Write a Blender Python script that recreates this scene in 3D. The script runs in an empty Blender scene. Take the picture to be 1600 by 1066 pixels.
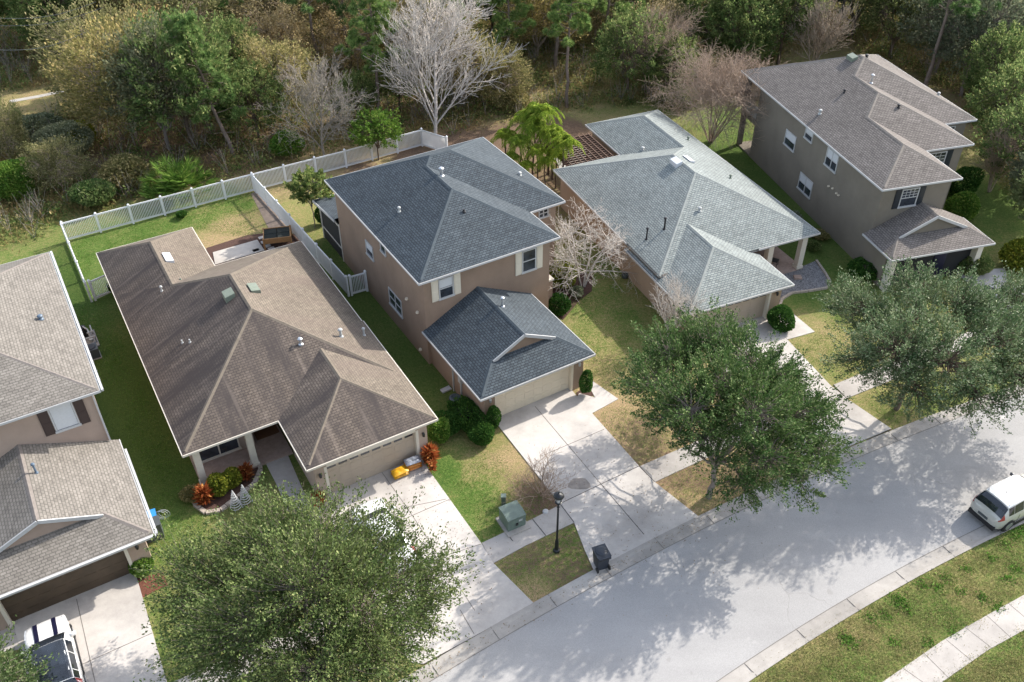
import bpy, math, random
import numpy as np
from mathutils import Vector, Matrix
S = bpy.context.scene
COL = S.collection
R = math.radians

# ------------------------------------------------------------------ camera
CAM_H, CAM_P, CAM_R, CAM_F = 35.188, R(38.648), R(-0.329), 1432.935   # F in px of a 1600 px wide picture
cam_d = bpy.data.cameras.new('camera'); cam = bpy.data.objects.new('camera', cam_d); COL.objects.link(cam)
cam_d.sensor_width = 36.0; cam_d.lens = CAM_F / 1600 * 36.0; cam_d.clip_start = 0.5; cam_d.clip_end = 2000
cam.matrix_world = Matrix.Translation((0, 0, CAM_H)) @ Matrix.Rotation(R(90) - CAM_P, 4, 'X') @ Matrix.Rotation(CAM_R, 4, 'Z')
S.camera = cam
# ------------------------------------------------------------------ sky, sun, exposure
SUN_EL, SUN_AZ = R(35.2), R(36.7)          # azimuth counter-clockwise from +X
w = bpy.data.worlds.new('World'); S.world = w; w.use_nodes = True
nt = w.node_tree; bg = nt.nodes['Background']
sky = nt.nodes.new('ShaderNodeTexSky'); sky.sky_type = 'NISHITA'; sky.sun_disc = False
sky.sun_elevation = SUN_EL; sky.sun_rotation = R(90) - SUN_AZ; sky.air_density = 1.0; sky.dust_density = 2.0
hs = nt.nodes.new('ShaderNodeHueSaturation'); hs.inputs['Saturation'].default_value = 0.62
nt.links.new(sky.outputs[0], hs.inputs['Color']); nt.links.new(hs.outputs[0], bg.inputs[0]); bg.inputs[1].default_value = 0.15
sun_d = bpy.data.lights.new('sun', 'SUN'); sun_d.energy = 2.6; sun_d.angle = R(0.55); sun_d.color = (1.0, 0.94, 0.85)
sun = bpy.data.objects.new('sun', sun_d); COL.objects.link(sun)
sdir = Vector((math.cos(SUN_EL) * math.cos(SUN_AZ), math.cos(SUN_EL) * math.sin(SUN_AZ), math.sin(SUN_EL)))
sun.rotation_euler = sdir.to_track_quat('Z', 'Y').to_euler(); sun.location = sdir * 80
vs = S.view_settings; vs.view_transform = 'Standard'; vs.look = 'None'; vs.gamma = 1; vs.use_curve_mapping = False
vs.exposure = 1.45
S.cycles.max_bounces = 8

# ------------------------------------------------------------------ survey: place on a level plane z that the photo shows at (u, v)
def survey(u, v, z=0.0):
    a, b = (u - 800) / CAM_F, -(v - 533) / CAM_F
    c, s = math.cos(CAM_R), math.sin(CAM_R)
    a, b = a * c - b * s, a * s + b * c
    p = CAM_P
    d = Vector((a, math.cos(p) + b * math.sin(p), -math.sin(p) + b * math.cos(p)))
    t = (z - CAM_H) / d.z
    return Vector((0, 0, CAM_H)) + d * t
def G2(u, v, z=0.0):
    q = survey(u, v, z); return (q.x, q.y)

# ------------------------------------------------------------------ tagging
def tag(o, label=None, cat=None, group=None, kind=None):
    if label: o['label'] = label
    if cat: o['category'] = cat
    if group: o['group'] = group
    if kind: o['kind'] = kind
    return o
def empty(name, loc=(0, 0, 0), rz=0, label=None, cat=None, group=None):
    o = bpy.data.objects.new(name, None); o.empty_display_size = 0.3; COL.objects.link(o)
    o.location = loc; o.rotation_euler = (0, 0, rz)
    return tag(o, label, cat, group)
def copy_tree(o, parent=None):
    kids = [k for k in bpy.data.objects if k.parent == o]
    c = o.copy(); COL.objects.link(c); c.parent = parent
    for k in kids: copy_tree(k, c)
    return c

# ------------------------------------------------------------------ mesh builder
class MB:
    def __init__(self): self.v = []; self.f = []; self.uv = []
    def face(self, pts, uv=None):
        n = len(self.v); self.v += [tuple(p) for p in pts]; self.f.append(tuple(range(n, n + len(pts))))
        self.uv += list(uv) if uv else [(p[0], p[1]) for p in pts]
        return self
    def box(self, x0, x1, y0, y1, z0, z1):
        P = [(x0,y0,z0),(x1,y0,z0),(x1,y1,z0),(x0,y1,z0),(x0,y0,z1),(x1,y0,z1),(x1,y1,z1),(x0,y1,z1)]
        for q in ((0,3,2,1),(4,5,6,7),(0,1,5,4),(1,2,6,5),(2,3,7,6),(3,0,4,7)): self.face([P[i] for i in q])
        return self
    def prism(self, poly, z0, z1):
        a = sum(poly[i][0]*poly[(i+1)%len(poly)][1]-poly[(i+1)%len(poly)][0]*poly[i][1] for i in range(len(poly)))
        if a < 0: poly = poly[::-1]
        self.face([(x, y, z1) for x, y in poly]); self.face([(x, y, z0) for x, y in poly[::-1]])
        for i in range(len(poly)):
            (xa, ya), (xb, yb) = poly[i], poly[(i+1) % len(poly)]
            self.face([(xa,ya,z0),(xb,yb,z0),(xb,yb,z1),(xa,ya,z1)])
        return self
    def bar(self, p, q, w, h, up=(0,0,1)):
        p, q = Vector(p), Vector(q); d = (q - p).normalized(); s = d.cross(Vector(up))
        if s.length < 1e-4: s = d.cross(Vector((1,0,0)))
        s.normalize(); u = s.cross(d).normalized(); s = s * w / 2; u = u * h / 2
        A = [p - s - u, p + s - u, p + s + u, p - s + u]; B = [q - s - u, q + s - u, q + s + u, q - s + u]
        self.face(A[::-1]) if False else self.face([A[0], A[3], A[2], A[1]])
        self.face(B)
        for i in range(4):
            j = (i + 1) % 4; self.face([A[i], A[j], B[j], B[i]])
        return self
    def tube(self, pts, rad, n=8, caps=True):
        pts = [Vector(p) for p in pts]
        if not hasattr(rad, '__len__'): rad = [rad] * len(pts)
        rings = []
        ref = Vector((0.31, 0.17, 0.93))
        for i, p in enumerate(pts):
            d = (pts[min(i+1, len(pts)-1)] - pts[max(i-1, 0)]).normalized()
            a = d.cross(ref)
            if a.length < .05: a = d.cross(Vector((1, 0, 0)))
            a.normalize(); b = d.cross(a)
            n0 = len(self.v)
            for k in range(n):
                t = 2*math.pi*k/n; self.v.append(tuple(p + (a*math.cos(t) + b*math.sin(t)) * rad[i]))
            rings.append(n0)
        for i in range(len(rings)-1):
            for k in range(n):
                k2 = (k+1) % n; f = (rings[i]+k, rings[i]+k2, rings[i+1]+k2, rings[i+1]+k)
                self.f.append(f); self.uv += [self.v[j][:2] for j in f]
        if caps:
            for r0, flip in ((rings[0], True), (rings[-1], False)):
                f = tuple(r0+k for k in range(n)); f = f[::-1] if flip else f
                self.f.append(f); self.uv += [self.v[j][:2] for j in f]
        return self
    def lathe(self, prof, c=(0, 0, 0), n=16):
        r0 = []
        for r, z in prof:
            r0.append(len(self.v))
            for k in range(n):
                t = 2*math.pi*k/n; self.v.append((c[0]+r*math.cos(t), c[1]+r*math.sin(t), c[2]+z))
        for i in range(len(prof)-1):
            for k in range(n):
                k2 = (k+1) % n; f = (r0[i]+k, r0[i]+k2, r0[i+1]+k2, r0[i+1]+k)
                self.f.append(f); self.uv += [self.v[j][:2] for j in f]
        for a, fl in ((r0[0], True), (r0[-1], False)):
            f = tuple(a+k for k in range(n)); f = f[::-1] if fl else f
            self.f.append(f); self.uv += [self.v[j][:2] for j in f]
        return self
    def build(self, name, mat, parent=None, smooth=False, bevel=0):
        me = bpy.data.meshes.new(name); me.from_pydata(self.v, [], self.f)
        uvl = me.uv_layers.new(name='UVMap')
        flat = np.array(self.uv, dtype=np.float32).ravel()
        if len(flat) == 2*len(me.loops): uvl.data.foreach_set('uv', flat)
        if smooth: me.polygons.foreach_set('use_smooth', [True]*len(me.polygons))
        me.materials.append(mat); me.update()
        o = bpy.data.objects.new(name, me); COL.objects.link(o)
        if parent: o.parent = parent
        if bevel:
            m = o.modifiers.new('bevel', 'BEVEL'); m.width = bevel; m.segments = 2; m.limit_method = 'ANGLE'
        return o
def np_mesh(name, V, F, mat, parent=None, link=True, smooth=False):
    me = bpy.data.meshes.new(name); n, k = F.shape
    me.vertices.add(len(V)); me.vertices.foreach_set('co', V.astype(np.float32).ravel())
    me.loops.add(n*k); me.loops.foreach_set('vertex_index', F.astype(np.int32).ravel())
    me.polygons.add(n); me.polygons.foreach_set('loop_start', np.arange(0, n*k, k, dtype=np.int32))
    me.polygons.foreach_set('loop_total', np.full(n, k, dtype=np.int32))
    if smooth: me.polygons.foreach_set('use_smooth', np.ones(n, dtype=bool))
    me.materials.append(mat); me.update(calc_edges=True)
    if not link: return me
    o = bpy.data.objects.new(name, me); COL.objects.link(o)
    if parent: o.parent = parent
    return o

# ------------------------------------------------------------------ materials
def newmat(name):
    m = bpy.data.materials.new(name); m.use_nodes = True; nt = m.node_tree
    return m, nt, nt.nodes['Principled BSDF']
def N(nt, t, **kw):
    n = nt.nodes.new(t)
    for k, v in kw.items():
        if k.startswith('_'): setattr(n, k[1:], v)
        else: n.inputs[k.replace('_', ' ')].default_value = v
    return n
def ramp(nt, src, stops):
    r = nt.nodes.new('ShaderNodeValToRGB'); e = r.color_ramp.elements
    while len(e) < len(stops): e.new(0.5)
    for i, (p, c) in enumerate(stops):
        e[i].position = p; e[i].color = (c, c, c, 1) if not hasattr(c, '__len__') else (*c[:3], 1)
    nt.links.new(src, r.inputs[0]); return r.outputs[0]
def mixc(nt, fac, a, b, mode='MIX'):
    m = nt.nodes.new('ShaderNodeMix'); m.data_type = 'RGBA'; m.blend_type = mode
    for i, x in ((0, fac), (6, a), (7, b)):
        if hasattr(x, 'is_linked'): nt.links.new(x, m.inputs[i])
        else: m.inputs[i].default_value = x if i == 0 else (*x[:3], 1)
    return m.outputs[2]
def mathn(nt, op, a, b=0.0, c=None):
    m = nt.nodes.new('ShaderNodeMath'); m.operation = op
    for i, x in enumerate((a, b) if c is None else (a, b, c)):
        if hasattr(x, 'is_linked'): nt.links.new(x, m.inputs[i])
        else: m.inputs[i].default_value = x
    return m.outputs[0]
def noise(nt, scale, detail=4, vec=None, rough=0.6):
    n = N(nt, 'ShaderNodeTexNoise', Scale=scale, Detail=detail, Roughness=rough)
    if vec is not None: nt.links.new(vec, n.inputs['Vector'])
    return n.outputs['Fac']
def coords(nt, kind='Object', scale=None):
    tc = nt.nodes.new('ShaderNodeTexCoord'); o = tc.outputs[kind]
    if scale:
        mp = nt.nodes.new('ShaderNodeMapping'); mp.inputs['Scale'].default_value = scale; nt.links.new(o, mp.inputs[0]); o = mp.outputs[0]
    return o
def bump(nt, bs, h, strength=0.3, dist=0.02):
    b = nt.nodes.new('ShaderNodeBump'); b.inputs['Strength'].default_value = strength; b.inputs['Distance'].default_value = dist
    nt.links.new(h, b.inputs['Height']); nt.links.new(b.outputs[0], bs.inputs['Normal'])
def plain(name, c, rough=0.6, metal=0.0, var=0.12, scale=6, spec=0.5, coat=0):
    m, nt, bs = newmat(name)
    f = noise(nt, scale, 5, coords(nt))
    k = ramp(nt, f, [(0.3, 1 - var), (0.7, 1 + 0)])
    nt.links.new(mixc(nt, 1.0, c, k, 'MULTIPLY'), bs.inputs['Base Color'])
    bs.inputs['Roughness'].default_value = rough; bs.inputs['Metallic'].default_value = metal
    bs.inputs['Specular IOR Level'].default_value = spec; bs.inputs['Coat Weight'].default_value = coat
    return m
def stucco(name, c, dirt=0.86):
    m, nt, bs = newmat(name); co = coords(nt)
    f1 = noise(nt, 0.6, 5, co); f2 = noise(nt, 60, 3, co)
    st = noise(nt, 1.0, 4, coords(nt, 'Object', (1.0, 1.0, 0.3)))
    k = mixc(nt, 1.0, ramp(nt, f1, [(0.3, 0.84), (0.7, 1.04)]), ramp(nt, f2, [(0.3, 0.9), (0.7, 1.05)]), 'MULTIPLY')
    k = mixc(nt, 1.0, k, ramp(nt, st, [(0.35, dirt + .1), (0.6, 1.0)]), 'MULTIPLY')
    nt.links.new(mixc(nt, 1.0, c, k, 'MULTIPLY'), bs.inputs['Base Color']); bs.inputs['Roughness'].default_value = 0.95
    bs.inputs['Specular IOR Level'].default_value = 0.2
    bump(nt, bs, f2, 0.35, 0.02); return m
def shingle(name, c1, c2, gap, stain=None, stain_amt=0.0, light=None, row=0.145, bw=0.25, gapw=0.024, streak_lo=0.45, streak_hi=0.62):
    m, nt, bs = newmat(name); uv = coords(nt, 'UV')
    br = nt.nodes.new('ShaderNodeTexBrick'); nt.links.new(uv, br.inputs['Vector'])
    br.inputs['Color1'].default_value = (*c1, 1); br.inputs['Color2'].default_value = (*c2, 1); br.inputs['Mortar'].default_value = (*gap, 1)
    br.inputs['Scale'].default_value = 1; br.inputs['Brick Width'].default_value = bw; br.inputs['Row Height'].default_value = row
    br.inputs['Mortar Size'].default_value = gapw; br.inputs['Mortar Smooth'].default_value = 0.35; br.inputs['Bias'].default_value = 0.0
    col = br.outputs['Color']
    # slow drift, blotches of the shingle blend and fine grit
    f = noise(nt, 0.35, 6, uv, 0.65); col = mixc(nt, 1.0, col, ramp(nt, f, [(0.3, 0.86), (0.7, 1.1)]), 'MULTIPLY')
    mp = nt.nodes.new('ShaderNodeMapping'); mp.inputs['Scale'].default_value = (4.0, 6.9, 1); nt.links.new(uv, mp.inputs[0])
    wn = nt.nodes.new('ShaderNodeTexVoronoi'); wn.inputs['Scale'].default_value = 1; nt.links.new(mp.outputs[0], wn.inputs['Vector'])
    sep = nt.nodes.new('ShaderNodeSeparateColor'); nt.links.new(wn.outputs['Color'], sep.inputs[0])
    col = mixc(nt, 1.0, col, ramp(nt, sep.outputs[0], [(0.0, 0.84), (0.5, 1.0), (1.0, 1.13)]), 'MULTIPLY')
    g = noise(nt, 45, 2, uv); col = mixc(nt, 1.0, col, ramp(nt, g, [(0.3, 0.85), (0.7, 1.12)]), 'MULTIPLY')
    if stain_amt:
        mp = nt.nodes.new('ShaderNodeMapping'); mp.inputs['Scale'].default_value = (0.55, 0.10, 1); nt.links.new(uv, mp.inputs[0])
        s1 = noise(nt, 1.0, 6, mp.outputs[0], 0.7)
        mp2 = nt.nodes.new('ShaderNodeMapping'); mp2.inputs['Scale'].default_value = (2.6, 0.12, 1); nt.links.new(uv, mp2.inputs[0])
        s2 = noise(nt, 1.0, 4, mp2.outputs[0], 0.6)
        k = mathn(nt, 'MULTIPLY', ramp(nt, s1, [(streak_lo, 0.0), (streak_hi, 1.0)]), stain_amt)
        col = mixc(nt, k, col, stain)
        k2 = mathn(nt, 'MULTIPLY', ramp(nt, s2, [(0.55, 0.0), (0.75, 1.0)]), stain_amt * 0.28)
        col = mixc(nt, k2, col, light or c2)
    nt.links.new(col, bs.inputs['Base Color']); bs.inputs['Roughness'].default_value = 0.93; bs.inputs['Specular IOR Level'].default_value = 0.25
    bump(nt, bs, br.outputs['Fac'], -0.9, 0.03); return m
def concrete(name, c, stain=0.35, crack=True):
    m, nt, bs = newmat(name); co = coords(nt)
    a = noise(nt, 0.22, 6, co, 0.65); b = noise(nt, 1.6, 6, co, 0.7); g = noise(nt, 38, 3, co)
    k = mixc(nt, 1.0, ramp(nt, a, [(0.32, 1 - stain), (0.58, 1.0)]), ramp(nt, b, [(0.3, 0.87), (0.65, 1.03)]), 'MULTIPLY')
    k = mixc(nt, 1.0, k, ramp(nt, g, [(0.3, 0.9), (0.7, 1.06)]), 'MULTIPLY')
    col = mixc(nt, 1.0, c, k, 'MULTIPLY')
    d = noise(nt, 0.7, 5, coords(nt, 'Object', (1.0, 1.0, 1.0)), 0.8)
    col = mixc(nt, mathn(nt, 'MULTIPLY', ramp(nt, d, [(0.60, 0.0), (0.74, 1.0)]), 0.35), col, (c[0]*0.62, c[1]*0.55, c[2]*0.48))
    nt.links.new(col, bs.inputs['Base Color']); bs.inputs['Roughness'].default_value = 0.9; bs.inputs['Specular IOR Level'].default_value = 0.25
    bump(nt, bs, g, 0.15, 0.01); return m
def foliage(name, c1, c2, c3, transl=0.35, rough=0.65, clump=0.7):
    m, nt, bs = newmat(name)
    geo = nt.nodes.new('ShaderNodeNewGeometry'); oi = nt.nodes.new('ShaderNodeObjectInfo')
    f = noise(nt, clump, 3, coords(nt))
    col = mixc(nt, ramp(nt, f, [(0.38, 0.0), (0.62, 1.0)]), c1, c2)
    col = mixc(nt, ramp(nt, geo.outputs['Random Per Island'], [(0.72, 0.0), (0.95, 1.0)]), col, c3)
    k = ramp(nt, geo.outputs['Random Per Island'], [(0.0, 0.75), (0.5, 1.02), (0.72, 1.15)])
    col = mixc(nt, 1.0, col, k, 'MULTIPLY')
    col = mixc(nt, 1.0, col, ramp(nt, oi.outputs['Random'], [(0.0, (0.82, 0.88, 0.9)), (0.5, (1.0, 1.0, 1.0)), (1.0, (1.2, 1.1, 0.95))]), 'MULTIPLY')
    nt.links.new(col, bs.inputs['Base Color']); bs.inputs['Roughness'].default_value = rough; bs.inputs['Specular IOR Level'].default_value = 0.08
    tr = nt.nodes.new('ShaderNodeBsdfTranslucent'); nt.links.new(col, tr.inputs[0])
    mx = nt.nodes.new('ShaderNodeMixShader'); mx.inputs[0].default_value = transl
    nt.links.new(bs.outputs[0], mx.inputs[1]); nt.links.new(tr.outputs[0], mx.inputs[2])
    nt.links.new(mx.outputs[0], nt.nodes['Material Output'].inputs[0]); return m
def bark(name, c):
    m, nt, bs = newmat(name); f = noise(nt, 9, 5, coords(nt, 'Object', (1, 1, 0.3)))
    nt.links.new(mixc(nt, ramp(nt, f, [(0.3, 0.0), (0.7, 1.0)]), (c[0]*0.55, c[1]*0.55, c[2]*0.55), c), bs.inputs['Base Color'])
    bs.inputs['Roughness'].default_value = 0.95; bs.inputs['Specular IOR Level'].default_value = 0.2; return m

M = {}
M['white'] = plain('white_trim', (0.46, 0.46, 0.455), 0.5, var=0.10)
M['vinyl'] = plain('white_vinyl', (0.74, 0.75, 0.76), 0.4, var=0.12, scale=2)
M['cream'] = plain('cream_paint', (0.60, 0.52, 0.40), 0.55, var=0.06, scale=1)
M['cream_trim'] = plain('cream_trim', (0.62, 0.57, 0.49), 0.6, var=0.08)
M['beige_door'] = plain('beige_door', (0.40, 0.33, 0.26), 0.6, var=0.1, scale=1)
M['brown_door'] = plain('brown_door', (0.085, 0.058, 0.036), 0.55, var=0.35, scale=1.5)
M['shutter_brown'] = plain('shutter_brown', (0.045, 0.028, 0.025), 0.6)
M['shutter_navy'] = plain('shutter_navy', (0.014, 0.019, 0.026), 0.5)
M['shutter_cream'] = plain('shutter_cream', (0.62, 0.56, 0.45), 0.6, var=0.06)
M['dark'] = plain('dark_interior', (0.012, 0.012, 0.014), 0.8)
M['blind'] = plain('window_blind', (0.55, 0.56, 0.57), 0.7, var=0.1, scale=12)
def glass_mat(name, c, rough=0.08):
    m, nt, bs = newmat(name); f = noise(nt, 1.3, 2, coords(nt))
    nt.links.new(mixc(nt, ramp(nt, f, [(0.35, 0.0), (0.65, 1.0)]), c, (c[0]*2.2, c[1]*2.2, c[2]*2.3)), bs.inputs['Base Color'])
    bs.inputs['Roughness'].default_value = rough; bs.inputs['Specular IOR Level'].default_value = 0.8; return m
M['glass'] = glass_mat('window_glass', (0.020, 0.024, 0.030))
M['car_glass'] = glass_mat('car_glass', (0.010, 0.013, 0.017), 0.04)
M['screen'] = plain('screen_mesh', (0.020, 0.019, 0.018), 0.9)
M['car_white'] = plain('car_white', (0.70, 0.70, 0.69), 0.25, var=0.03, coat=1.0)
M['car_pearl'] = plain('car_pearl', (0.42, 0.41, 0.375), 0.25, var=0.05, coat=1.0)
M['car_dark'] = plain('car_dark', (0.02, 0.025, 0.035), 0.25, coat=1.0)
M['black'] = plain('black_plastic', (0.012, 0.012, 0.014), 0.5)
M['rubber'] = plain('rubber', (0.015, 0.015, 0.015), 0.9)
M['navy'] = plain('navy_stripe', (0.008, 0.008, 0.03), 0.3)
M['chrome'] = plain('galvanised', (0.62, 0.64, 0.66), 0.35, metal=0.8, var=0.25)
M['pipe_white'] = plain('pipe_white', (0.38, 0.39, 0.38), 0.5)
M['pipe_blue'] = plain('pipe_blue', (0.09, 0.13, 0.18), 0.5)
M['red'] = plain('tail_red', (0.30, 0.012, 0.015), 0.25, coat=0.8)
M['clear'] = plain('lamp_clear', (0.55, 0.57, 0.6), 0.15)
M['alloy'] = plain('alloy', (0.45, 0.46, 0.48), 0.35, metal=0.7)
M['green_box'] = plain('utility_green', (0.13, 0.175, 0.145), 0.55, var=0.35, scale=3)
M['vent_green'] = plain('vent_green', (0.17, 0.20, 0.155), 0.6, var=0.25)
M['vent_white'] = plain('vent_white', (0.55, 0.57, 0.59), 0.35, var=0.1)
M['bin'] = plain('bin_navy', (0.022, 0.028, 0.040), 0.45)
M['bin_grey'] = plain('bin_grey', (0.06, 0.07, 0.075), 0.5)
M['blue'] = plain('blue_plastic', (0.03, 0.24, 0.62), 0.4)
M['wood'] = plain('raw_timber', (0.36, 0.20, 0.085), 0.8, var=0.3)
M['pergola'] = plain('pergola_timber', (0.13, 0.075, 0.052), 0.8, var=0.3)
M['soil'] = plain('planter_soil', (0.02, 0.026, 0.022), 1.0, var=0.5, scale=20)
M['bag_yellow'] = plain('bag_yellow', (0.70, 0.36, 0.015), 0.35, var=0.35, scale=7)
M['bag_orange'] = plain('bag_orange', (0.62, 0.22, 0.02), 0.35, var=0.35, scale=9)
M['bag_grey'] = plain('bag_grey', (0.34, 0.37, 0.44), 0.35, var=0.75, scale=7)
M['mulch'] = plain('mulch', (0.10, 0.052, 0.038), 1.0, var=0.6, scale=14)
M['mulch_red'] = plain('mulch_red', (0.17, 0.06, 0.035), 1.0, var=0.6, scale=16)
M['gravel'] = plain('gravel', (0.30, 0.30, 0.31), 1.0, var=0.9, scale=14)
M['edging'] = plain('edging_stone', (0.42, 0.36, 0.30), 0.9, var=0.4, scale=8)
M['paver'] = plain('paver', (0.40, 0.30, 0.25), 0.9, var=0.3, scale=5)
M['joint'] = plain('joint', (0.16, 0.145, 0.13), 1.0)
M['joint_dark'] = plain('joint_dark', (0.05, 0.045, 0.045), 1.0)
M['lamp_black'] = plain('lamp_black', (0.010, 0.012, 0.014), 0.4)
M['mat'] = plain('door_mat', (0.16, 0.08, 0.04), 1.0)
M['concrete'] = concrete('driveway_concrete', (0.51, 0.475, 0.44), 0.30)
M['concrete_old'] = concrete('kerb_concrete', (0.38, 0.355, 0.325), 0.35)
M['walk'] = concrete('walk_concrete', (0.42, 0.39, 0.36), 0.28)
M['patio'] = concrete('patio_concrete', (0.46, 0.43, 0.39), 0.3)
M['st_brown'] = stucco('stucco_tan', (0.285, 0.205, 0.150), .84)
M['st_pink'] = stucco('stucco_pinkish', (0.42, 0.33, 0.27))
M['st_grey'] = stucco('stucco_greige', (0.205, 0.180, 0.145), .86)
M['st_sand'] = stucco('stucco_sand', (0.37, 0.275, 0.20), .86)
M['st_left'] = stucco('stucco_rose', (0.40, 0.305, 0.245))
M['rf_slate'] = shingle('shingle_slate', (0.053, 0.066, 0.077), (0.078, 0.094, 0.105), (0.027, 0.034, 0.042))
M['rf_brown'] = shingle('shingle_brown', (0.150, 0.126, 0.098), (0.180, 0.152, 0.120), (0.105, 0.087, 0.070), (0.13, 0.10, 0.085), 0.45, (0.36, 0.30, 0.24))
M['rf_brown_w'] = shingle('shingle_brown_weathered', (0.120, 0.098, 0.078), (0.168, 0.138, 0.110), (0.065, 0.052, 0.048), (0.050, 0.042, 0.040), 0.95, (0.34, 0.28, 0.23), streak_lo=0.38, streak_hi=0.60)  # streaks are algae; the darker base paints the slope's shade into the colour
M['rf_green'] = shingle('shingle_silver', (0.205, 0.225, 0.215), (0.265, 0.285, 0.27), (0.10, 0.12, 0.125))
M['rf_mauve'] = shingle('shingle_mauve', (0.150, 0.134, 0.122), (0.19, 0.170, 0.156), (0.085, 0.075, 0.068))
M['rf_tan'] = shingle('shingle_tan', (0.170, 0.155, 0.136), (0.21, 0.192, 0.17), (0.115, 0.105, 0.093))
def capmat(nm, c): return plain(nm, c, 0.95, var=0.3, scale=5, spec=0.2)
M['cap_slate'] = capmat('cap_slate', (0.072, 0.088, 0.10)); M['cap_brown'] = capmat('cap_brown', (0.175, 0.148, 0.118))
M['cap_green'] = capmat('cap_silver', (0.245, 0.265, 0.255)); M['cap_mauve'] = capmat('cap_mauve', (0.20, 0.18, 0.16)); M['cap_tan'] = capmat('cap_tan', (0.215, 0.19, 0.172))

# ------------------------------------------------------------------ ground
def road_mat():
    m, nt, bs = newmat('worn_asphalt'); co = coords(nt)
    a = noise(nt, 0.18, 6, co, 0.6); g = noise(nt, 30, 3, co); h = noise(nt, 110, 2, co)
    k = mixc(nt, 1.0, ramp(nt, a, [(0.3, 0.88), (0.65, 1.03)]), ramp(nt, g, [(0.3, 0.86), (0.7, 1.08)]), 'MULTIPLY')
    k = mixc(nt, 1.0, k, ramp(nt, h, [(0.35, 0.82), (0.65, 1.12)]), 'MULTIPLY')
    col = mixc(nt, 1.0, (0.35, 0.342, 0.335), k, 'MULTIPLY')
    d = noise(nt, 0.9, 3, co, 0.4); col = mixc(nt, ramp(nt, d, [(0.68, 0.0), (0.75, 0.5)]), col, (0.55, 0.52, 0.5))
    nz = nt.nodes.new('ShaderNodeTexNoise'); nz.inputs['Scale'].default_value = 0.8; nz.inputs['Detail'].default_value = 4; nt.links.new(co, nz.inputs['Vector'])
    ad = nt.nodes.new('ShaderNodeVectorMath'); ad.operation = 'ADD'; nt.links.new(co, ad.inputs[0]); nt.links.new(nz.outputs['Color'], ad.inputs[1])
    vo = nt.nodes.new('ShaderNodeTexVoronoi'); vo.feature = 'DISTANCE_TO_EDGE'; vo.inputs['Scale'].default_value = 0.16; nt.links.new(ad.outputs[0], vo.inputs['Vector'])
    ck = mathn(nt, 'MULTIPLY', ramp(nt, vo.outputs['Distance'], [(0.0, 1.0), (0.0035, 0.0)]), ramp(nt, noise(nt, 0.3, 3, co), [(0.5, 0.0), (0.6, 0.5)]))
    col = mixc(nt, ck, col, (0.20, 0.19, 0.18))
    sp = ramp(nt, noise(nt, 1.7, 2, co, 0.3), [(0.73, 0.0), (0.76, 0.45)]); col = mixc(nt, sp, col, (0.24, 0.23, 0.22))
    tr = noise(nt, 0.5, 3, coords(nt, 'Object', (0.25, 1.2, 1.0))); col = mixc(nt, 1.0, col, ramp(nt, tr, [(0.35, 0.93), (0.65, 1.03)]), 'MULTIPLY')
    nt.links.new(col, bs.inputs['Base Color']); bs.inputs['Roughness'].default_value = 0.95; bs.inputs['Specular IOR Level'].default_value = 0.2
    bump(nt, bs, g, 0.2, 0.01); return m
def ground_mat():
    m, nt, bs = newmat('turf'); co = coords(nt)
    at = nt.nodes.new('ShaderNodeAttribute'); at.attribute_name = 'cover'
    sp = nt.nodes.new('ShaderNodeSeparateColor'); nt.links.new(at.outputs['Color'], sp.inputs[0])
    dry, dirt, lush = sp.outputs[0], sp.outputs[1], sp.outputs[2]
    n1 = noise(nt, 0.55, 6, co, 0.7); n2 = noise(nt, 4.5, 6, co, 0.75); n3 = noise(nt, 26, 4, co, 0.7)
    t = mathn(nt, 'ADD', dry, mathn(nt, 'MULTIPLY', mathn(nt, 'SUBTRACT', n1, 0.5), 0.9))
    t = mathn(nt, 'ADD', t, mathn(nt, 'MULTIPLY', mathn(nt, 'SUBTRACT', n2, 0.5), 1.3))
    t = mathn(nt, 'ADD', t, mathn(nt, 'MULTIPLY', mathn(nt, 'SUBTRACT', n3, 0.5), 1.1))
    col = ramp(nt, t, [(0.0, (0.050, 0.115, 0.020)), (0.3, (0.120, 0.185, 0.042)), (0.6, (0.235, 0.220, 0.085)), (1.0, (0.37, 0.265, 0.15))])
    col = mixc(nt, lush, col, mixc(nt, n2, (0.040, 0.070, 0.018), (0.100, 0.150, 0.035)))
    q = mathn(nt, 'ADD', dirt, mathn(nt, 'MULTIPLY', mathn(nt, 'SUBTRACT', n2, 0.5), 1.0))
    q = ramp(nt, q, [(0.42, 0.0), (0.62, 1.0)])
    col = mixc(nt, q, col, mixc(nt, n2, (0.085, 0.055, 0.035), (0.24, 0.165, 0.115)))
    k = ramp(nt, n3, [(0.3, 0.62), (0.7, 1.28)]); col = mixc(nt, 1.0, col, k, 'MULTIPLY')
    k = ramp(nt, noise(nt, 9.0, 5, co, 0.8), [(0.35, 0.75), (0.62, 1.12)]); col = mixc(nt, 1.0, col, k, 'MULTIPLY')
    nt.links.new(col, bs.inputs['Base Color']); bs.inputs['Roughness'].default_value = 1.0; bs.inputs['Specular IOR Level'].default_value = 0.1
    bump(nt, bs, n3, 0.9, 0.05); return m
xs = np.unique(np.concatenate([np.linspace(-600, -70, 20), np.arange(-70, 70.1, 0.45), np.linspace(70, 600, 20)]))
ys = np.unique(np.concatenate([np.linspace(-300, 10, 12), np.arange(10, 118, 0.45), np.linspace(118, 900, 20)]))
GX, GY = np.meshgrid(xs, ys, indexing='xy')
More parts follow.
